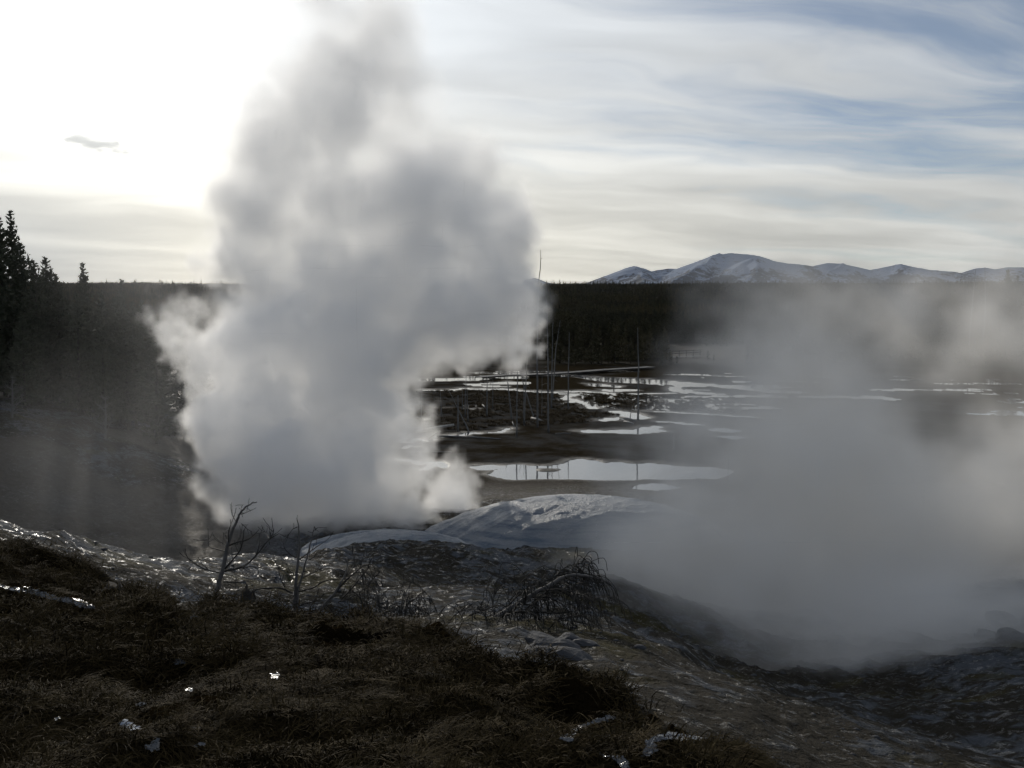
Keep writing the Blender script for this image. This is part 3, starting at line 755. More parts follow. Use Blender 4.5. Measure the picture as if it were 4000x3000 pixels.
link('sinter_hummock', mesh('sinter_hummock', Vd.tolist(), qd.tolist(), m_sinter, True), label='low ribbed sinter hummock at the foot of the steam column, left of the big mound', category='mound')

# ------------------------------------------------------------------ dead trees of the basin
m_dead = simple('weathered_dead_wood', (0.16, 0.157, 0.15), .8, .35, 3.0, .01)
m_deadp = simple('pale_dead_wood', (0.32, 0.31, 0.29), .8, .35, 3.0, .01)
def dead_tree(l, wpx, label, group=None, stubs=4, fn=c2, seed=0, base_plane=FLOOR, Y=None):
    rnd = random.Random(seed)
    b0 = onfloor(*fn(*l[0])) if Y is None else at(*fn(*l[0]), Y)
    Yb = b0.y; dy = rnd.uniform(-.6, .6)
    P_ = [at(*fn(*q), Yb + dy * i / len(l)) for i, q in enumerate(l)]; P_[0] = b0
    # more points along it, with a slight waver
    Q = []
    for a, b in zip(P_[:-1], P_[1:]):
        for k in range(5): Q.append(a.lerp(b, k / 5))
    Q.append(P_[-1]); n = len(Q)
    loc = Vector((b0.x, b0.y, b0.z - .25)); Q[0] = Q[0] - Vector((0, 0, .25))
    Q = [p - loc + Vector((rnd.gauss(0, .015), rnd.gauss(0, .015), 0)) for p in Q]
    r0 = wpx * Yb / FPX / 2
    t = thing('dead_tree', label, 'dead tree', loc, 0, group)
    T = MB(); T.tube(Q, [r0 * (1.25 if i == 0 else 1 - .85 * i / n) for i in range(n)], 7); link('trunk', T.build('trunk', m_dead, True), t)
    for k in range(stubs):
        f = rnd.uniform(.25, .92); i = int(f * (n - 1)); a = rnd.uniform(0, 6.28); L = rnd.uniform(.3, 1.1) * (1.2 - f)
        d = Vector((math.cos(a), math.sin(a) * .6, rnd.uniform(-.5, .3))).normalized()
        M = MB(); p0 = Q[i]; M.tube([p0, p0 + d * L * .5, p0 + d * L + Vector((0, 0, -.12 * L))], [.028, .018, .006], 4); link('branch', M.build('branch', m_dead), t)
    return t
DT = [
 ([(905,1160),(903,800),(905,400),(922,200),(923,115)], 2.0, 'tallest thin dead trunk, its crooked tip above the horizon', 6),
 ([(968,1190),(966,950),(965,700),(960,500),(955,390)], 2.0, 'tall straight dead trunk right of the one whose tip passes the horizon', 14),
 ([(780,1220),(786,900),(783,640)], 1.6, 'bare dead trunk nearest the steam, its foot lowest of the cluster', 6),
 ([(825,1150),(838,850),(855,600),(868,470)], 1.5, 'dead trunk leaning a little right between the steam and the tallest trunk', 6),
 ([(985,1050),(990,800),(995,540)], 1.6, 'dead trunk standing close behind the straight tall trunk', 6),
 ([(992,1000),(1013,700),(1038,530)], 1.3, 'slim dead trunk leaning right at the right side of the cluster', 9),
 ([(1085,1060),(1087,850),(1091,600)], 1.7, 'separate dead trunk between the cluster and the lone one', 3),
 ([(1497,1115),(1498,800),(1496,575)], 2.0, 'lone bare dead trunk standing at the small pool on the right', 3),
 ([(755,1115),(735,950),(718,830)], 1.9, 'short dead trunk leaning left next to the boardwalk', 0),
 ([(885,1110),(850,1000),(820,900),(795,800)], 1.6, 'leaning dead trunk crossing behind the tallest trunk', 0),
 ([(605,1095),(607,980),(608,860)], 2.0, 'thick broken dead trunk under the edge of the steam', 0),
 ([(640,1050),(642,880)], 1.0, 'thin dead pole right of the thick broken trunk', 0),
 ([(500,1185),(440,1060),(385,950)], 1.8, 'dead trunk slanting strongly left over the marsh', 0),
 ([(437,1185),(435,970)], 2.2, 'short thick dead stub crossed by the slanting trunk', 0),
 ([(478,1100),(480,890)], 1.4, 'upright dead pole just right of the slanting trunk', 0),
 ([(495,1130),(488,900)], 1.5, 'upright dead pole at the head of the slanting trunk, the right one of two', 0),
 ([(340,1100),(332,950)], 1.2, 'thin dead pole left of the slanting trunk', 0),
 ([(220,1180),(223,870)], 1.2, 'dead pole half lost in the steam at the left of the marsh', 0),
 ([(930,1100),(932,860)], .9, 'very thin dead pole between the two tallest trunks', 0),
 ([(822,1120),(826,790)], 1.0, 'thin pole with a bent top behind the leaning trunks', 2),
 ([(1708,1290),(1710,1195)], 1.6, 'short dead stump post standing alone on the flat at the right', 2),
 ([(1450,1100),(1458,1060),(1467,1030)], .9, 'low dead snag beside the lone trunk', 2),
 ([(462,1060),(461,930)], 1.0, 'faint dead pole behind the two upright poles', 0),
]
for i, (l, w, lab, st) in enumerate(DT): dead_tree(l, w, lab, 'dead trees standing in the basin', st, seed=i + 3)
for i, (u, v1, v2, Y, lab) in enumerate([(986, 266, 300, 212, 'thin grey dead spire above the far ridge near the right border'), (972, 268, 300, 214, 'fainter dead spire left of the one near the right border')]):
    p = at(u, v1, Y); g0 = hgt(p.x, p.y); t = thing('dead_tree', lab, 'dead tree', (p.x, p.y, g0 - .2)); M = MB(); H_ = p.z - g0
    M.tube([(0, 0, 0), (.3, 0, H_ * .5), (-.2 + i, 0, H_)], [.16, .11, .03], 5); link('trunk', M.build('trunk', m_dead), t)
    for k in range(8):
        z = H_ * random.uniform(.4, .95); s = random.choice((-1, 1)); M = MB(); M.tube([(0.1, 0, z), (s * random.uniform(.5, 1.2), 0, z + random.uniform(-.3, .5))], [.04, .015], 4); link('branch', M.build('branch', m_dead), t)
# logs lying on the basin floor
LOGS = [((190,1195),(330,1180),(412,1152), .20, 'thick fallen grey log with its end raised above the marsh'), ((268,1228),(300,1205),(330,1186), .12, 'short fallen log beside the thick raised one'),
        ((310,1215),(500,1226),(690,1232), .10, 'long thin fallen log lying flat on the mud'), ((870,1110),(900,1122),(938,1128), .14, 'pale short log at the foot of the leaning trunk'),
        ((580,1030),(590,1042),(598,1052), .10, 'pale broken stick under the thick dead trunk'), ((1390,1105),(1440,1112),(1480,1125), .14, 'dark log lying by the lone trunk'),
        ((1415,1128),(1445,1135),(1470,1142), .10, 'pale stick on the mud below the lone trunk'), ((755,1128),(762,1142),(768,1160), .07, 'thin stick leaning near the middle of the cluster'),
        ((150,1310),(280,1311),(400,1309), .07, 'very thin pole lying in the wet ground by the steam'), ((1010,1200),(1060,1195),(1100,1198), .06, 'small stick on the floor right of the trunks')]
for i, (a, b, c_, r_, lab) in enumerate(LOGS):
    M = MB(); P_ = [onfloor(*c2(*a)), None, onfloor(*c2(*c_))]
    if i in (0, 1): P_[2] = at(*c2(*c_), P_[0].y - 1)
    P_[1] = P_[0].lerp(P_[2], .5) + Vector((0, 0, .05)); loc = P_[0].copy()
    P_ = [p - loc + Vector((0, 0, r_ * .6)) for p in P_]
    M.tube(P_, [r_, r_ * .85, r_ * .6], 8); link('fallen_log', M.build('fallen_log', m_deadp if 'pale' in lab or i == 0 else m_dead, True), None, loc, label=lab, category='log')

# ------------------------------------------------------------------ boardwalk and railing
m_deck = simple('deck_boards', (0.07, 0.066, 0.06), .6, .3, 4.0)
m_post = simple('dark_timber', (0.03, 0.028, 0.026), .85, .3, 4.0)
def boardwalk(l, zd, label, w=1.1):
    P_ = [onfloor(*c2(*q), zd) for q in l]; t = thing('boardwalk', label, 'boardwalk', P_[0])
    D_ = MB(); B_ = MB(); step = .5
    for a, b in zip(P_[:-1], P_[1:]):
        d = (b - a); L = d.length; d = d / L; s = d.cross(Vector((0, 0, 1))).normalized()
        M3 = Matrix((d, s, Vector((0, 0, 1)))).transposed()
        for k in range(int(L / .3)):
            c_ = a + d * (k + .5) * .3 - P_[0]; D_.box(c_ + Vector((0, 0, random.uniform(-.008, .008))), (.135, w, .025), M3)
        for sd_ in (-1, 1): B_.box((a + b) / 2 - P_[0] + s * sd_ * (w - .12) + Vector((0, 0, -.125)), (L / 2, .05, .095), M3)
        for k in range(int(L / 2.4)):
            for sd_ in (-1, 1):
                pm = MB(); pm.box((0, 0, -.28), (.07, .07, .36)); link('post', pm.build('post', m_post), t, a + d * k * 2.4 - P_[0] + s * sd_ * (w - .12) + Vector((0, 0, -.22)) + s * sd_ * .125)
    link('deck', D_.build('deck', m_deck), t, kind='stuff'); link('beam', B_.build('beam', m_post), t)
    return t
boardwalk([(560,862),(700,852),(950,845),(1120,834),(1300,820),(1450,811),(1575,803)], FLOOR + .45, 'long low boardwalk crossing the far edge of the basin in front of the forest')
def railing(u0, u1, v, Y):
    a, b = at(u0, v, Y), at(u1, v, Y + 3); ga, gb = hgt(a.x, a.y), hgt(b.x, b.y)
    a.z, b.z = ga + .3, gb + .3
    t = thing('railing', 'dark wooden boardwalk railing on the pale bank before the forest', 'railing', a); d = b - a; L = d.length
    for h_, n in ((1.25, 'rail'), (.75, 'rail'), (0.0, 'deck')):
        M = MB(); q = [Vector((0, 0, h_)), d + Vector((0, 0, h_))]
        if n == 'rail': M.tube(q, .07, 4)
        else:
            s = d.cross(Vector((0, 0, 1))).normalized(); M.quad(-s, s, d + s, d - s); M.quad(-s + Vector((0, 0, -.12)), d - s + Vector((0, 0, -.12)), d + s + Vector((0, 0, -.12)), s + Vector((0, 0, -.12))); M.quad(-s, d - s, d - s + Vector((0, 0, -.12)), -s + Vector((0, 0, -.12)))
        link(n, M.build(n, m_post if n == 'rail' else m_deck), t)
    for k in range(int(L / 1.8) + 1):
        M = MB(); M.box((0, 0, .45), (.06, .06, .9)); link('post', M.build('post', m_post), t, d * min(1, k * 1.8 / L))
railing(672, 702, 360, 216)

# ------------------------------------------------------------------ dead saplings on the slope
m_twig = simple('dark_dead_twigs', (0.030, 0.027, 0.023), .85, .3, 20.0)
m_stem = simple('bleached_stem', (0.13, 0.12, 0.11), .85, .4, 30.0, .004)
def curve(pts3, n=4):
    out_ = []; L = len(pts3)
    for i in range(L - 1):
        p0 = pts3[max(i - 1, 0)]; p1 = pts3[i]; p2 = pts3[i + 1]; p3 = pts3[min(i + 2, L - 1)]
        for k in range(n):
            t = k / n; t2, t3 = t * t, t ** 3
            out_.append(.5 * ((2 * p1) + (p2 - p0) * t + (2 * p0 - 5 * p1 + 4 * p2 - p3) * t2 + (3 * p1 - p0 - 3 * p2 + p3) * t3))
    out_.append(pts3[-1]); return out_
def sapling(name, label, cat, fn, Y, trunks, branches, base_uv, unit, seed, twigs=3, curl=0.0, depth=.5, stemmat=None):
    rnd = random.Random(seed)
    b0 = at(*fn(*base_uv), Y); gz = hgt(b0.x, b0.y); loc = Vector((b0.x, b0.y, gz)); t = thing(name, label, cat, loc)
    for (l, r0, r1) in trunks:
        Q = curve([at(*fn(*q), Y) for q in l]); n = len(Q)
        if l[0] == base_uv or True:
            if Q[0].z > gz - .1 and l[0][1] == max(q[1] for q in l) and abs(l[0][0] - base_uv[0]) < 60: Q.insert(0, Vector((Q[0].x - .02, Q[0].y, min(gz - .15, Q[0].z - .05)))); n += 1
        M = MB(); M.tube([p - loc + Vector((rnd.gauss(0, .003), rnd.gauss(0, .01), rnd.gauss(0, .003))) for p in Q], [r0 + (r1 - r0) * i / (n - 1) for i in range(n)], 7)
        link('trunk', M.build('trunk', stemmat or m_stem, True), t)
    for (l, r0) in branches:
        z0 = rnd.uniform(-1, 1) * depth; m_ = len(l)
        Q = curve([at(*fn(*q), Y + z0 * (i / max(1, m_ - 1))) for i, q in enumerate(l)], 4); n = len(Q)
        M = MB(); M.tube([p - loc for p in Q], [r0 * (1 - .72 * i / (n - 1)) for i in range(n)], 5)
        for k in range(twigs):
            i = rnd.randrange(1, n); p = Q[i] - loc; d = (Q[min(i + 1, n - 1)] - Q[i - 1]).normalized()
            d = (d + Vector((rnd.gauss(0, .6), rnd.gauss(0, .6), rnd.gauss(.1, .6)))).normalized(); L = rnd.uniform(.05, .22) * (1 + curl)
            q1 = p + d * L * .5; q2 = q1 + (d + Vector((0, 0, rnd.uniform(-.2, .7) - curl * 1.2))).normalized() * L * .5
            pts_ = [p, q1, q2]
            if curl: pts_.append(q2 + (d * .4 + Vector((0, 0, -1.2))).normalized() * L * .4)
            M.tube(curve(pts_, 3), .0032 if not curl else .004, 3)
        link('branch', M.build('branch', m_twig), t)
    return t
SB1 = [([(520,880),(400,850),(300,790),(262,750),(248,690)],.010),([(540,870),(640,850),(720,820),(800,750),(880,650),(920,610),(985,572)],.013),([(920,610),(912,570),(915,520)],.006),([(915,612),(940,570),(945,530)],.006),([(905,610),(895,590),(878,560)],.005),
 ([(560,850),(620,780),(680,700),(705,600),(710,550),(730,510)],.011),([(585,670),(660,640),(740,620),(790,580),(828,540)],.010),([(570,665),(510,625),(455,575)],.007),([(570,715),(500,695),(445,680),(428,650),(425,620)],.009),
 ([(590,640),(590,560),(612,485)],.008),([(655,660),(670,600),(685,545)],.006),([(690,420),(740,400),(775,378)],.006),([(650,480),(620,430),(610,395)],.006),([(690,395),(688,365),(700,345)],.005),
 ([(700,840),(790,760),(830,660),(830,570)],.009),([(550,950),(640,955),(720,945),(790,925),(860,920)],.008),([(690,495),(730,530),(750,580)],.005),([(700,850),(760,830),(820,850),(815,930)],.006),([(640,1010),(650,930),(630,870)],.006),([(480,1080),(560,1050),(640,1070),(700,1040)],.007)]
sapling('dead_sapling', 'leftmost dead sapling, leaning right with its tip bent over', 'dead tree', c3, 11.3,
        [([(425,1300),(455,1180),(490,1060),(515,950),(545,840),(570,720),(600,600),(655,470),(690,395),(760,337),(808,327)], .040, .005)], SB1, (425, 1300), 0, 11, 4)
SB2 = [([(1130,520),(1090,540),(1060,585)],.006),([(1145,770),(1080,740),(1030,690),(1018,640)],.009),([(1140,780),(1220,720),(1290,670),(1352,630)],.009),([(1160,920),(1230,890),(1310,850),(1410,795)],.009),
 ([(1180,870),(1250,865),(1310,845)],.006),([(1090,1040),(1000,1000),(900,1000),(820,1010),(740,1060),(690,1110)],.014),([(1130,1030),(1250,1000),(1330,950),(1440,930),(1500,935)],.010),([(1030,990),(990,900),(980,810)],.008),
 ([(1100,930),(1040,880),(970,820),(940,765)],.008),([(1120,1240),(1220,1235),(1300,1160)],.010),([(1205,790),(1245,765),(1285,735)],.005),([(1100,890),(1060,850),(1040,790)],.006),([(1110,1100),(1000,1090),(900,1120),(850,1200)],.009),([(1115,1150),(1200,1120),(1300,1090),(1350,1020)],.009),([(1265,520),(1275,535),(1295,525)],.004),([(1120,1200),(1020,1210),(950,1170)],.008)]
sapling('dead_sapling', 'middle dead sapling with two thin upright stems', 'dead tree', c3, 11.8,
        [([(1080,1340),(1100,1180),(1110,1050),(1118,950),(1132,800),(1145,650),(1138,540),(1125,430)], .032, .004), ([(1130,1020),(1180,860),(1210,730),(1245,600),(1267,515)], .015, .004)], SB2, (1080, 1340), 0, 12, 5)
SB3 = [([(1390,1080),(1500,950),(1580,880),(1640,830),(1695,822)],.014),([(1480,1080),(1560,1000),(1640,900),(1692,840)],.011),([(1500,930),(1560,850),(1625,808)],.008),([(1640,870),(1700,900),(1690,960)],.006),([(1600,960),(1680,980),(1725,1020)],.007),
 ([(1450,1110),(1560,1070),(1660,1000),(1720,930)],.009),([(1560,1020),(1620,1080),(1650,1150)],.007),([(1660,860),(1640,930),(1660,1000)],.006),([(1520,1060),(1600,1040),(1700,1060)],.007),([(1340,1130),(1450,1180),(1560,1180),(1650,1120)],.009)]
sapling('dead_sapling', 'rightmost dead sapling, a fan of drooping twigs bent over to the right', 'dead tree', c3, 11.6,
        [([(1290,1210),(1350,1120),(1420,1040),(1480,940),(1520,850),(1520,768)], .022, .004)], SB3, (1290, 1210), 0, 13, 9, .5)
SB4 = [([(1980,1240),(1960,1120),(1960,1000)],.007),([(2010,1310),(1960,1240),(1935,1150)],.007),([(2020,1300),(2080,1220),(2130,1200)],.006),([(1760,1250),(1755,1180),(1720,1120)],.007),([(1755,1180),(1790,1100)],.005),([(1900,1320),(1850,1250),(1800,1240),(1700,1250)],.007),([(1900,1330),(1980,1330),(2070,1290)],.008),([(1600,1240),(1680,1180),(1740,1260)],.008)]
sapling('dead_shrub', 'low bare shrub of thin twigs between the saplings and the fallen tree', 'dead shrub', c3, 11.2,
        [([(1880,1400),(1890,1340),(1930,1290),(1980,1240)], .014, .007)], SB4, (1880, 1400), 0, 14, 7, .2)
# broken stump among the saplings
def stump(u, v, Y, h, r, label, seed):
    rnd = random.Random(seed); p = at(u, v, Y); loc = Vector((p.x, p.y, hgt(p.x, p.y) - .05)); M = MB(); k = 11
    rows = [(0, 1.5), (.15, 1.1), (.45, .95), (.8, .85)]
    for (f, s) in rows:
        for j in range(k):
            a = 6.283 * j / k; q = r * s * rnd.uniform(.85, 1.2); M.v.append(Vector((math.cos(a) * q, math.sin(a) * q, h * f + (rnd.uniform(-.2, .35) * h if f > .7 else 0))))
    for i in range(3):
        for j in range(k): M.f.append((i * k + j, i * k + (j + 1) % k, (i + 1) * k + (j + 1) % k, (i + 1) * k + j))
    M.v.append(Vector((0, 0, h * .5))); c_ = len(M.v) - 1
    for j in range(k): M.f.append((3 * k + j, 3 * k + (j + 1) % k, c_))
    link('broken_stump', M.build('broken_stump', m_twig, True), None, loc, label=label, category='stump')
stump(247, 612, 11.6, .42, .10, 'dark broken stump between the left and middle saplings', 3)
stump(113, 606, 10.4, .16, .11, 'low dark stump in the turf left of the saplings', 8)

# ------------------------------------------------------------------ fallen tree
FB = [([(900,850),(1000,760),(1150,690),(1260,640),(1400,620),(1500,640),(1560,665)],.010),([(1240,640),(1290,590),(1400,555),(1480,572)],.006),([(1350,640),(1370,575),(1420,555)],.005),([(900,910),(1050,900),(1250,912),(1400,890),(1470,870)],.012),
 ([(1100,760),(1250,740),(1380,770),(1470,800),(1550,850)],.009),([(880,1080),(1000,1050),(1100,1010),(1250,960),(1400,930),(1470,960),(1465,992)],.014),([(1150,1060),(1250,975),(1340,970),(1390,1030),(1407,1070)],.008),
 ([(780,1240),(900,1220),(1050,1180),(1150,1100),(1250,1050)],.012),([(640,1010),(560,1000),(480,1010),(380,1080),(300,1110)],.014),([(480,1010),(600,940),(720,890),(820,850)],.013),([(800,950),(780,850),(800,760),(880,690)],.007),
 ([(1000,800),(1010,720),(1018,645),(1045,700)],.005),([(760,970),(700,900),(640,880),(540,900)],.007),([(1180,720),(1290,760),(1380,830),(1390,900)],.007),([(1050,800),(1180,800),(1300,860),(1330,930)],.007),([(980,850),(1080,860),(1180,960),(1180,1040)],.007),
 ([(700,1010),(620,1100),(520,1130),(460,1090)],.008),([(620,1060),(560,1180),(560,1240),(600,1250)],.007),([(520,1080),(460,1120),(480,1220),(560,1280)],.007),([(150,830),(190,910),(165,980),(230,1080)],.006),([(135,730),(140,790),(165,850)],.005),([(110,860),(120,950),(200,1040)],.006),
 ([(300,1110),(180,1110),(90,1160),(60,1210)],.010),([(840,1100),(960,1150),(1080,1240),(1190,1240)],.009),([(900,1050),(1050,1090),(1200,1110),(1240,1180)],.008),([(780,1000),(870,1030),(960,1110),(960,1180)],.007),([(1250,700),(1340,700),(1440,760),(1475,790)],.006),([(1300,660),(1400,690),(1440,715)],.005),([(1380,640),(1460,670),(1475,715)],.005)]
_r = random.Random(77)
for _i in range(26):
    x0 = _r.uniform(380, 1300); y0 = 1230 - (x0 - 380) * .56 + _r.uniform(-30, 30); dx_ = _r.uniform(-120, 280); dy_ = _r.uniform(-150, 220)
    FB.append(([(x0, y0), (x0 + dx_ * .35, y0 + dy_ * .25 - 35), (x0 + dx_ * .75, y0 + dy_ * .55 - 20), (x0 + dx_, y0 + dy_)], _r.uniform(.005, .011)))
sapling('fallen_tree', 'fallen dead tree with a tangle of curled bare branches pointing right', 'dead tree', c4, 10.3,
        [([(330,1260),(450,1170),(560,1090),(720,990),(880,900),(1050,790),(1200,705),(1330,640),(1450,645),(1560,665),(1658,714)], .045, .006), ([(60,1200),(200,1150),(330,1105),(480,1012),(640,930)], .026, .012)], FB, (560, 1200), 0, 21, 16, .9, .8)

def tangle(x0, x1, y0, y1, n, seed, label, Y):
    q = random.Random(seed); B = []
    for i in range(n):
        a = q.uniform(x0, x1); b_ = q.uniform(y0 + (y1 - y0) * .5, y1); dx_ = q.uniform(-200, 220); h_ = q.uniform(.25, 1) * (y1 - y0)
        B.append(([(a, b_), (a + dx_ * .3, b_ - h_ * .6), (a + dx_ * .7, b_ - h_ * .9), (a + dx_, b_ - h_ * .7)], q.uniform(.004, .009)))
    c_ = ((x0 + x1) / 2, y1)
    sapling('dead_shrub', label, 'dead shrub', c4, Y, [([c_, ((x0 + x1) / 2 + 30, (y0 + y1) / 2), (x1 - 40, y0 + 30)], .014, .004)], B, c_, 0, seed, 8, .5, .5, stemmat=m_twig)
tangle(-120, 420, 860, 1180, 16, 31, 'low spreading tangle of dark twigs left of the fallen tree', 10.9)
tangle(300, 900, 1120, 1330, 18, 32, 'matted heap of bare twigs under the root end of the fallen tree', 9.3)
tangle(900, 1330, 1040, 1230, 12, 33, 'small tangle of twigs beneath the drooping tip of the fallen tree', 9.6)

# pale bare trees in front of the left stand
m_ghost = simple('pale_bare_wood', (0.12, 0.115, 0.11), .9, .2, 20.0)
def ghost(u, v0, v1, Y, spread, label, seed):
    rnd = random.Random(seed); p0 = at(u, v0, Y); p1 = at(u + 3, v1, Y); loc = Vector((p0.x, p0.y, hgt(p0.x, p0.y) - .1)); H_ = p1.z - loc.z
    t = thing('bare_tree', label, 'dead tree', loc); M = MB(); M.tube([(0, 0, 0), (.1, 0, H_ * .5), (.15, 0, H_)], [.09, .06, .01], 5); link('trunk', M.build('trunk', m_ghost), t)
    for k in range(26):
        f = rnd.uniform(.12, .95); a = rnd.uniform(0, 6.28); L = spread * (1.15 - f) * rnd.uniform(.6, 1.1); d = Vector((math.cos(a), math.sin(a), rnd.uniform(-.1, .9))).normalized(); p = Vector((.1, 0, H_ * f)); M = MB(); L *= rnd.uniform(.5, 1.2)
        M.tube([p, p + d * L * .6, p + d * L + Vector((rnd.uniform(-.2, .2), 0, rnd.uniform(-.1, .3)))], [.022, .014, .004], 4)
        for q in range(6):
            s = p + d * L * rnd.uniform(.2, .95); e = (d + Vector((rnd.gauss(0, .7), rnd.gauss(0, .7), rnd.gauss(.3, .5)))).normalized(); M.tube([s, s + e * L * .35], [.012, .005], 3)
        link('branch', M.build('branch', m_ghost), t)
ghost(12, 420, 375, 66.5, 1.7, 'pale bare tree on the left bank beneath the tallest pines', 1)
ghost(105, 438, 395, 68.5, 1.8, 'pale bare tree on the left bank nearer the steam column', 2)

# ------------------------------------------------------------------ rocks
m_rock = simple('grey_rock', (0.045, 0.046, 0.05), .8, .4, 6.0, .03)
def rock(u, v, Y, sx, sy, sz, label, seed, rz=0):
    import bmesh
    bm = bmesh.new(); bmesh.ops.create_icosphere(bm, subdivisions=3, radius=1)
    for w in bm.verts:
        n = w.co.copy(); k = 1 + .35 * mnoise.noise(n * 1.1 + Vector((seed * 3, 0, 0))) + .12 * mnoise.noise(n * 3 + Vector((0, seed, 0)))
        w.co = Vector((n.x * sx * k, n.y * sy * k, max(n.z, -.5) * sz * k))
    me = bpy.data.meshes.new('rock'); bm.to_mesh(me); bm.free(); me.materials.append(m_rock); p = at(u, v, Y)
    o = link('rock', me, None, (p.x, p.y, hgt(p.x, p.y) - sz * .05), label=label, category='rock'); o.rotation_euler = (0, R(12), rz)
rock(557, 666, 8.2, .30, .18, .13, 'largest grey slab rock below the fallen tree', 1, -.5)
rock(573, 676, 7.9, .20, .14, .08, 'low flat rock in front of the largest slab rock', 2, -.3)
rock(571, 653, 9.0, .13, .10, .06, 'small dark rock right of the fallen tree', 3)
rock(586, 660, 8.8, .12, .10, .05, 'little pale rock on the wet slope right of the small dark one', 4)
rock(545, 672, 8.0, .12, .10, .05, 'small rock half sunk in the turf left of the largest slab', 5)
rock(494, 552.5, 43, .22, .2, .2, 'small black stone at the foot of the big mound', 6)
rock(1008, 600, 25, .5, .4, .3, 'rough pale boulder in the ravine near the right border', 7)
rock(990, 608, 23, .35, .3, .2, 'smaller boulder beside the rough pale one near the right border', 8)
rock(1015, 622, 22, .4, .3, .22, 'dark boulder below the rough pale one at the right border', 9)

# ------------------------------------------------------------------ rills and puddles on the near slope
WETS = []
def sheet(name, label, outline, holes=None, lift=.055, rough=.03, nsub=60, seed=1, mat=None):
    """a film of water following the ground inside an outline given in the picture"""
    us = [q[0] for q in outline]; vs_ = [q[1] for q in outline]
    nu = max(8, int((max(us) - min(us)) / .8)); nv = max(6, int((max(vs_) - min(vs_)) / .5))
    U, Vv = np.meshgrid(np.linspace(min(us), max(us), nu), np.linspace(min(vs_), max(vs_), nv))
    O = np.array(outline, float); sdv = poly_sd(U.ravel(), Vv.ravel(), O) + 2.2 * (fbm(U.ravel() * .35 + seed, Vv.ravel() * .9, 3) - .5) * 2
    # meet the ground: march along each ray
    a = (U.ravel() - 512) / FPX; b_ = -(Vv.ravel() - 384) / FPX
    yy = math.cos(PITCH) + math.sin(PITCH) * b_; zz = (-math.sin(PITCH) + math.cos(PITCH) * b_) / yy; aa = a / yy
    Yd = np.full(a.shape, 2.5); hit = np.zeros(a.shape, bool); Yh = np.full(a.shape, 12.0)
    for k in range(110):
        Yd = Yd * 1.022; g = profile(aa * Yd, Yd)[0]; new = (~hit) & (zz * Yd < g + lift); Yh[new] = Yd[new]; hit |= new
    lo_, hi_ = Yh / 1.022, Yh.copy()
    for k in range(8):
        mid = (lo_ + hi_) / 2; g = profile(aa * mid, mid)[0]; below = zz * mid < g + lift; hi_ = np.where(below, mid, hi_); lo_ = np.where(below, lo_, mid)
    Yh = hi_; V3 = np.stack([aa * Yh, Yh, zz * Yh], 1); ok = (sdv < 0).reshape(nv, nu); Yg = Yh.reshape(nv, nu)
    F = []
    for i in range(nv - 1):
        for j in range(nu - 1):
            if ok[i, j] and ok[i + 1, j] and ok[i, j + 1] and ok[i + 1, j + 1]:
                y4 = (Yg[i, j], Yg[i + 1, j], Yg[i, j + 1], Yg[i + 1, j + 1])
                if max(y4) - min(y4) < .12 * min(y4): F.append((i * nu + j, (i + 1) * nu + j, (i + 1) * nu + j + 1, i * nu + j + 1))
    used = sorted({k for f in F for k in f}); ix = {k: n for n, k in enumerate(used)}
    if not F: return
    V3 = V3[used]; c_ = V3.mean(0)
    WETS.append(O)
    link(name, mesh(name, (V3 - c_).tolist(), [tuple(ix[k] for k in f) for f in F], mat or m_rill, True), None, tuple(c_), label=label, category='puddle' if name == 'puddle' else 'rivulet')
for nm_, lab_, out_, sd_, mt_ in RILLS: sheet(nm_, lab_, out_, seed=sd_, mat=m_water if mt_ else None)

# ------------------------------------------------------------------ matted grass
m_grass, N, out = material('dry_grass')
b = N.new('ShaderNodeBsdfPrincipled'); oi = N.new('ShaderNodeObjectInfo')
N.put(b.inputs['Base Color'], N.mix(oi.outputs['Random'], rgb(.007, .005, .0016), rgb(.075, .054, .024)))
b.inputs['Roughness'].default_value = .8; b.inputs['Specular IOR Level'].default_value = .04
m_grass.node_tree.links.new(b.outputs[0], out.inputs[0])
def tuft(seed, n, L0, up, spread, w=.0022):
    rnd = random.Random(seed); M = MB()
    for i in range(n):
        a = rnd.gauss(0, spread); L = L0 * rnd.uniform(.5, 1.25); d = Vector((math.cos(a), math.sin(a), 0)); s = Vector((-d.y, d.x, .3)).normalized() * w
        p = Vector((rnd.uniform(-.12, .06), rnd.gauss(0, .07), 0)); pts_ = []; bend = rnd.gauss(0, .35); hh_ = up * rnd.uniform(.4, 1.5)
        for k in range(5):
            t = k / 4; pts_.append(p + d * L * t + Vector((-d.y, d.x, 0)) * bend * L * t * t * .5 + Vector((0, 0, hh_ * 4 * t * (1 - t) * .8 + .008 + hh_ * .25 * t)))
        for k in range(4):
            w0, w1 = 1 - k / 4.6, 1 - (k + 1) / 4.6; M.quad(pts_[k] - s * w0, pts_[k] + s * w0, pts_[k + 1] + s * w1, pts_[k + 1] - s * w1)
    return M.build('tuft', m_grass)
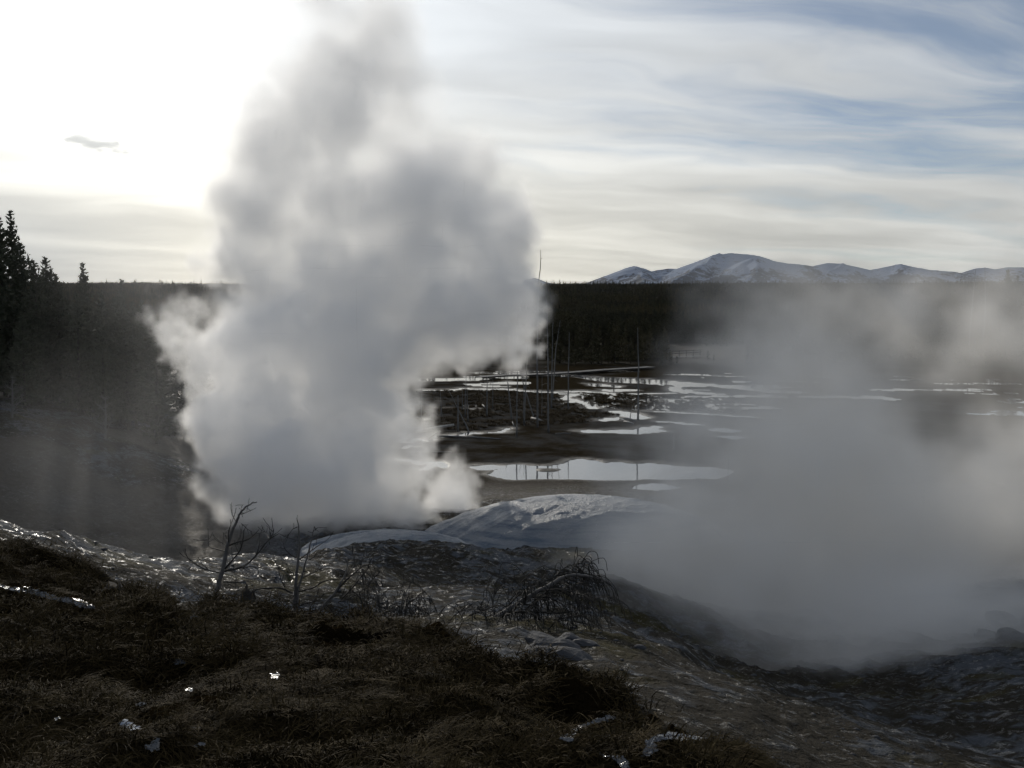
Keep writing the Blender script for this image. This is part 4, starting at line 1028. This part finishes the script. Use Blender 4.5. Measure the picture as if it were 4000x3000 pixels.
def grass():
    rs = np.random.RandomState(11); n = 95000
    a = np.radians(rs.uniform(-36, 30, n)); r_ = 2.4 * np.exp(rs.uniform(0, 1, n) ** .85 * math.log(17 / 2.4))
    x, y = r_ * np.sin(a), r_ * np.cos(a); pr = profile(x, y); ok = pr[1] > rs.uniform(.25, .9, n)
    ok &= fbm(x * 1.4, y * 1.4, 3) > .33
    # leave the puddles open
    bb_ = pr[0] / y; up = (bb_ * math.cos(PITCH) + math.sin(PITCH)) / (math.cos(PITCH) - bb_ * math.sin(PITCH)); fw = 1 / (math.cos(PITCH) + math.sin(PITCH) * up)
    uu = 512 + FPX * x / y / fw; vv = 384 - FPX * up
    for O in WETS:
        ok &= np.minimum(poly_sd(uu, vv, O), np.minimum(poly_sd(uu, vv - 4, O), poly_sd(uu, vv - 9, O))) > 3.0
    x, y = x[ok], y[ok]; h = pr[0][ok]; e = .06
    gx = (profile(x + e, y)[0] - profile(x - e, y)[0]) / (2 * e); gy = (profile(x, y + e)[0] - profile(x, y - e)[0]) / (2 * e)
    fl_ = 2.2 * (fbm(x * .6, y * .6, 2) - .5) * 2.4 - .35 + rs.normal(0, .35, len(x))
    rx = np.arctan(gy); ry = -np.arctan(gx)
    # lie on the slope: build an euler from the slope frame
    rot = np.zeros((len(x), 3))
    for i in range(len(x)):
        nrm = Vector((-gx[i], -gy[i], 1)).normalized(); f = Vector((math.cos(fl_[i]), math.sin(fl_[i]), 0)); f = (f - nrm * f.dot(nrm)).normalized(); s = nrm.cross(f)
        rot[i] = Matrix((f, s, nrm)).transposed().to_euler()
    me = mesh('grass', np.stack([x, y, h - .005], 1).tolist(), [])
    at_ = me.attributes.new('sc', 'FLOAT', 'POINT'); at_.data.foreach_set('value', (rs.uniform(.7, 1.3, len(x)) * np.clip(np.hypot(x, y) / 6, .8, 1.25)).astype(np.float32))
    at2 = me.attributes.new('rot', 'FLOAT_VECTOR', 'POINT'); at2.data.foreach_set('vector', rot.astype(np.float32).ravel())
    return me
scatter('matted_grass', grass(), [tuft(1, 20, .10, .020, 1.2, .0026), tuft(2, 18, .08, .022, 3.0, .0026), tuft(3, 18, .14, .012, .7, .0024), tuft(5, 18, .09, .018, 3.0, .0028), tuft(6, 20, .07, .03, 3.0, .003), tuft(4, 9, .20, .03, .5, .0024)], tilt=True, kind='stuff')

def stones():
    rs = np.random.RandomState(9); n = 4500; a = np.radians(rs.uniform(-34, 30, n)); r_ = 4.5 * np.exp(rs.uniform(0, 1, n) * math.log(48 / 4.5))
    x, y = r_ * np.sin(a), r_ * np.cos(a); p_ = profile(x, y); ok = (p_[1] < .4) & (fbm(x * .6, y * .6, 3) > .47); x, y = x[ok], y[ok]
    me = mesh('stones', np.stack([x, y, p_[0][ok]], 1).tolist(), []); at_ = me.attributes.new('sc', 'FLOAT', 'POINT')
    at_.data.foreach_set('value', (np.exp(rs.normal(-.9, .45, len(x))) * np.clip(np.hypot(x, y) / 14, .6, 1.3)).astype(np.float32)); return me
def pebble(seed):
    rnd = random.Random(seed); M = MB(); k = 7
    for f, q in ((-.3, .8), (.15, 1), (.6, .55)):
        for j in range(k): t = 6.283 * j / k; M.v.append(Vector((math.cos(t) * q * rnd.uniform(.7, 1.3) * .06, math.sin(t) * q * rnd.uniform(.6, 1.1) * .045, f * .04)))
    for i in range(2):
        for j in range(k): M.f.append((i * k + j, i * k + (j + 1) % k, (i + 1) * k + (j + 1) % k, (i + 1) * k + j))
    M.f.append(tuple(2 * k + j for j in range(k))); return M.build('pebble', m_rock, True)
scatter('gravel', stones(), [pebble(1), pebble(2), pebble(3), pebble(4)], kind='stuff')
def sedge():
    # tussocks of the marsh
    rs = np.random.RandomState(5); n = 30000
    x = rs.uniform(-22, 75, n); y = rs.uniform(86, 165, n); md = poly_sd(x, y, MARSH)
    M2 = poly(c2, [(80,960),(300,945),(600,940),(1000,965),(1060,1000),(1180,1030),(1240,1060),(1400,1085),(1250,1110),(1180,1135),(900,1150),(700,1150),(500,1180),(100,1200)])
    m2 = poly_sd(x, y, M2); p_ = profile(x, y)
    ok = ((md < 0) | ((m2 < 0) & (rs.uniform(0, 1, n) < .8))) & (fbm(x * .5, y * .4, 3) > .42)
    ok &= (p_[0] > WATER_Z) | ((md < 0) & (rs.uniform(0, 1, n) < .25))
    x, y = x[ok], y[ok]; me = mesh('sedge', np.stack([x, y, np.maximum(p_[0][ok], WATER_Z) - .02], 1).tolist(), [])
    at_ = me.attributes.new('sc', 'FLOAT', 'POINT'); at_.data.foreach_set('value', rs.uniform(.6, 1.5, len(x)).astype(np.float32)); return me
def clump(seed):
    rnd = random.Random(seed); M = MB()
    for i in range(26):
        a = rnd.uniform(0, 6.28); q = Vector((rnd.gauss(0, .12), rnd.gauss(0, .12), 0)); d = Vector((math.cos(a) * .5, math.sin(a) * .5, rnd.uniform(.4, 1))).normalized() * rnd.uniform(.15, .34); w = d.cross(Vector((0, 0, 1))).normalized() * .018
        M.quad(q - w, q + w, q + d * .7 + w * .7, q + d * .7 - w * .7); M.tri(q + d * .7 - w * .7, q + d * .7 + w * .7, q + d + Vector((d.x, d.y, -.1)) * .4)
    return M.build('clump', m_sedge)
m_sedge = simple('brown_sedge', (.050, .034, .015), .8, .5, 2.0, spec=.1)
scatter('marsh_sedge', sedge(), [clump(1), clump(2), clump(3)], kind='stuff')

# ------------------------------------------------------------------ steam
def steam_mat(name, dens, aniso, col=(1, 1, 1), absorb=None):
    m, N, out = material(name)
    v = N.new('ShaderNodeVolumePrincipled')
    v.inputs['Color'].default_value = rgb(*col); v.inputs['Density'].default_value = dens
    v.inputs['Anisotropy'].default_value = aniso
    m.node_tree.links.new(v.outputs[0], out.inputs['Volume'])
    return m
def steam(name, label, blobs, lo, hi, res, mat, warp, fb, soft, amp, k=1.2, streak=None, thin=None, seed=0.0, power=1.0, step=0.4):
    """A cloud of steam: soft union of lobes (u, v, distance, half width, half height, half depth in metres),
    broken up by turbulence, filled into a voxel grid."""
    g = bpy.data.node_groups.new(name, 'GeometryNodeTree')
    g.interface.new_socket('Geometry', in_out='INPUT', socket_type='NodeSocketGeometry')
    g.interface.new_socket('Geometry', in_out='OUTPUT', socket_type='NodeSocketGeometry')
    G = NT(g); go = G.new('NodeGroupOutput')
    p = G.new('GeometryNodeInputPosition').outputs[0]
    ps = G.v('ADD', p, (seed, seed * 0.7, -seed))
    if streak: ps = G.v('MULTIPLY', ps, streak)
    q = p
    for sc_, am in warp:
        nv = G.noise(ps, sc_, 3.0, 0.5, out=1)
        q = G.v('ADD', q, G.scol(am * 2, G.v('SUBTRACT', nv, (0.5, 0.5, 0.5))))
    d = None
    for b in blobs:
        c = at(b[0], b[1], b[2])
        dd = G.v('LENGTH', G.v('DIVIDE', G.v('SUBTRACT', q, tuple(c)), (b[3], b[5], b[4])))
        mr = min(b[3], b[4], b[5])
        dd = G.m('MULTIPLY', G.m('SUBTRACT', dd, 1.0), mr)      # metres outside the lobe
        if len(b) > 6: dd = G.m('ADD', dd, b[6])
        d = dd if d is None else G.m('SMOOTH_MIN', d, dd, k)
    f = None
    for sc_, am, det in fb:
        nv = G.noise(ps, sc_, det, 0.58)
        nv = G.m('MULTIPLY', G.m('SUBTRACT', nv, 0.5), am * 2)
        f = nv if f is None else G.m('ADD', f, nv)
    d = G.m('ADD', d, f)
    if isinstance(soft, tuple): so = G.lin(G.xyz(p)[2], soft[2], soft[3], soft[0], soft[1])
    else: so = soft
    den = G.smooth(d, so, G.m('MULTIPLY', so, -1.0), 0.0, 1.0)
    if amp:
        den = G.m('MULTIPLY', den, G.lin(G.noise(ps, amp[0], 4.0, 0.55), 0.32, 0.68, amp[1], amp[2]))
    if thin: den = G.m('MULTIPLY', den, G.lin(G.xyz(p)[2], thin[0], thin[1], 1.0, thin[2]))
    vc = G.new('GeometryNodeVolumeCube')
    G.put(vc.inputs['Density'], den)
    vc.inputs['Min'].default_value = lo; vc.inputs['Max'].default_value = hi
    for a, r_ in zip('XYZ', res): vc.inputs['Resolution ' + a].default_value = r_
    sm = G.new('GeometryNodeSetMaterial'); sm.inputs['Material'].default_value = mat
    g.links.new(vc.outputs[0], sm.inputs[0]); g.links.new(sm.outputs[0], go.inputs[0])
    me = bpy.data.volumes.new(name); me.materials.append(mat); me.render.step_size = step
    o = link(name, me); o['label'] = label; o['category'] = 'steam'
    md = o.modifiers.new('steam', 'NODES'); md.node_group = g
    return o

PY = 60.0
M1 = PY / FPX      # metres per picture point at the plume
def pb(u, v, ru, rv, dy=0.0, ry=None, off=0.0):
    return (u, v, PY + dy, ru * M1, rv * M1, (ry if ry else min(ru, rv)) * M1, off)
plume = [
 pb(345, 556, 74, 42, -4), pb(280, 482, 66, 50, -3), pb(300, 520, 66, 34, -4), pb(350, 480, 66, 62, 0), pb(390, 530, 50, 38, -2), pb(398, 490, 20, 32),
 pb(250, 430, 68, 62, 0), pb(335, 420, 76, 62, 2), pb(245, 360, 64, 56, 2), pb(340, 350, 95, 62, 3, 70),
 pb(432, 325, 84, 52, 4), pb(505, 290, 36, 38, 4), pb(410, 280, 112, 66, 6, 75), pb(492, 235, 52, 56, 6),
 pb(300, 270, 95, 66, 6, 70), pb(400, 210, 98, 66, 8, 70), pb(452, 178, 52, 48, 8), pb(300, 200, 80, 70, 8),
 pb(278, 130, 60, 66, 8), pb(330, 90, 68, 74, 9), pb(300, 20, 56, 64, 10), pb(365, 30, 62, 64, 12), pb(320, -60, 90, 76, 12),
 pb(440, 503, 22, 27, 3, 22, -0.2), pb(178, 318, 34, 44, 2, 18, 0.4), pb(400, 100, 44, 60, 10, 40, 0.3),
]
m_plume = steam_mat('plume_steam', 0.68, 0.42)
steam('steam_plume', 'towering white steam column billowing from the vent behind the dead saplings',
      plume, (-26, 46, -19), (6, 80, 30), (200, 180, 290), m_plume,
      warp=[(0.09, 2.6), (0.28, 1.1)], fb=[(0.2, 1.9, 6.0), (0.75, 1.3, 5.0)], soft=(0.32, 1.5, -5.0, 15.0), amp=(0.24, 0.2, 1.7), k=0.7, thin=(3.0, 22.0, 0.16), step=0.45)

m_mist = steam_mat('mist_steam', 0.72, 0.2, (1, .985, .96))
MY = 30.0
def mb_(u, v, ru, rv, dy=0.0, ry=None, off=0.0):
    k_ = MY / FPX; return (u, v, MY + dy, ru * k_, rv * k_, (ry if ry else min(ru, rv)) * k_, off)
mist = [mb_(765, 560, 125, 75, 0), mb_(835, 470, 105, 80, 0, 50), mb_(720, 545, 80, 60), mb_(940, 500, 105, 100, 2, 60), mb_(850, 625, 110, 50, -4), mb_(870, 665, 100, 44, -8, 34, .3),
        mb_(850, 390, 64, 70, 2, 34), mb_(1030, 380, 70, 84, 4, 30, .2), mb_(865, 318, 70, 38, 3, 26, .1), mb_(960, 640, 90, 50, -5), mb_(760, 335, 34, 44, 4, 18, .3), mb_(800, 420, 66, 70, 2, 36)]
steam('steam_cloud', 'soft grey steam cloud rising from the ravine in front of the snowy mountains',
      mist, (-1, 14, -13), (24, 42, 2.8), (130, 145, 90), m_mist,
      warp=[(0.12, 1.8), (0.4, 0.8)], fb=[(0.16, 1.6, 5.0), (0.6, 1.2, 4.0)], soft=1.5, amp=(0.24, 0.25, 1.7), k=0.9, seed=31.0, step=.6)
m_veil = steam_mat('veil_steam', 0.009, 0.3)
VY = 52.0
def vb(u, v, ru, rv, dy=0.0, ry=6.0): k_ = VY / FPX; return (u, v, VY + dy, ru * k_, rv * k_, ry)
o = steam('steam_haze', 'thin veil', [vb(180, 440, 60, 110), vb(170, 300, 60, 50), vb(240, 520, 100, 50), vb(90, 470, 50, 70), vb(150, 250, 60, 60, 6), vb(400, 60, 90, 100, 12), vb(450, 130, 60, 70, 12)],
      (-34, 40, -16), (4, 72, 26), (110, 70, 120), m_veil, warp=[(0.12, 3.0)], fb=[(0.14, 3.0, 4.0)], soft=3.5, amp=(0.2, 0.1, 1.9), k=2.0, seed=57.0, step=1.2, streak=(1, 1, .45))
del o['label'], o['category']; o['kind'] = 'stuff'

# ------------------------------------------------------------------ air
m_air, N, out = material('air'); v = N.new('ShaderNodeVolumePrincipled')
v.inputs['Color'].default_value = rgb(.93, .96, 1); v.inputs['Density'].default_value = 0.6e-5; v.inputs['Anisotropy'].default_value = .2
m_air.node_tree.links.new(v.outputs[0], out.inputs['Volume'])
M = MB(); M.box((0, 0, 0), (24000, 24000, 950)); link('haze', M.build('haze', m_air), None, (0, 0, -50), kind='stuff')
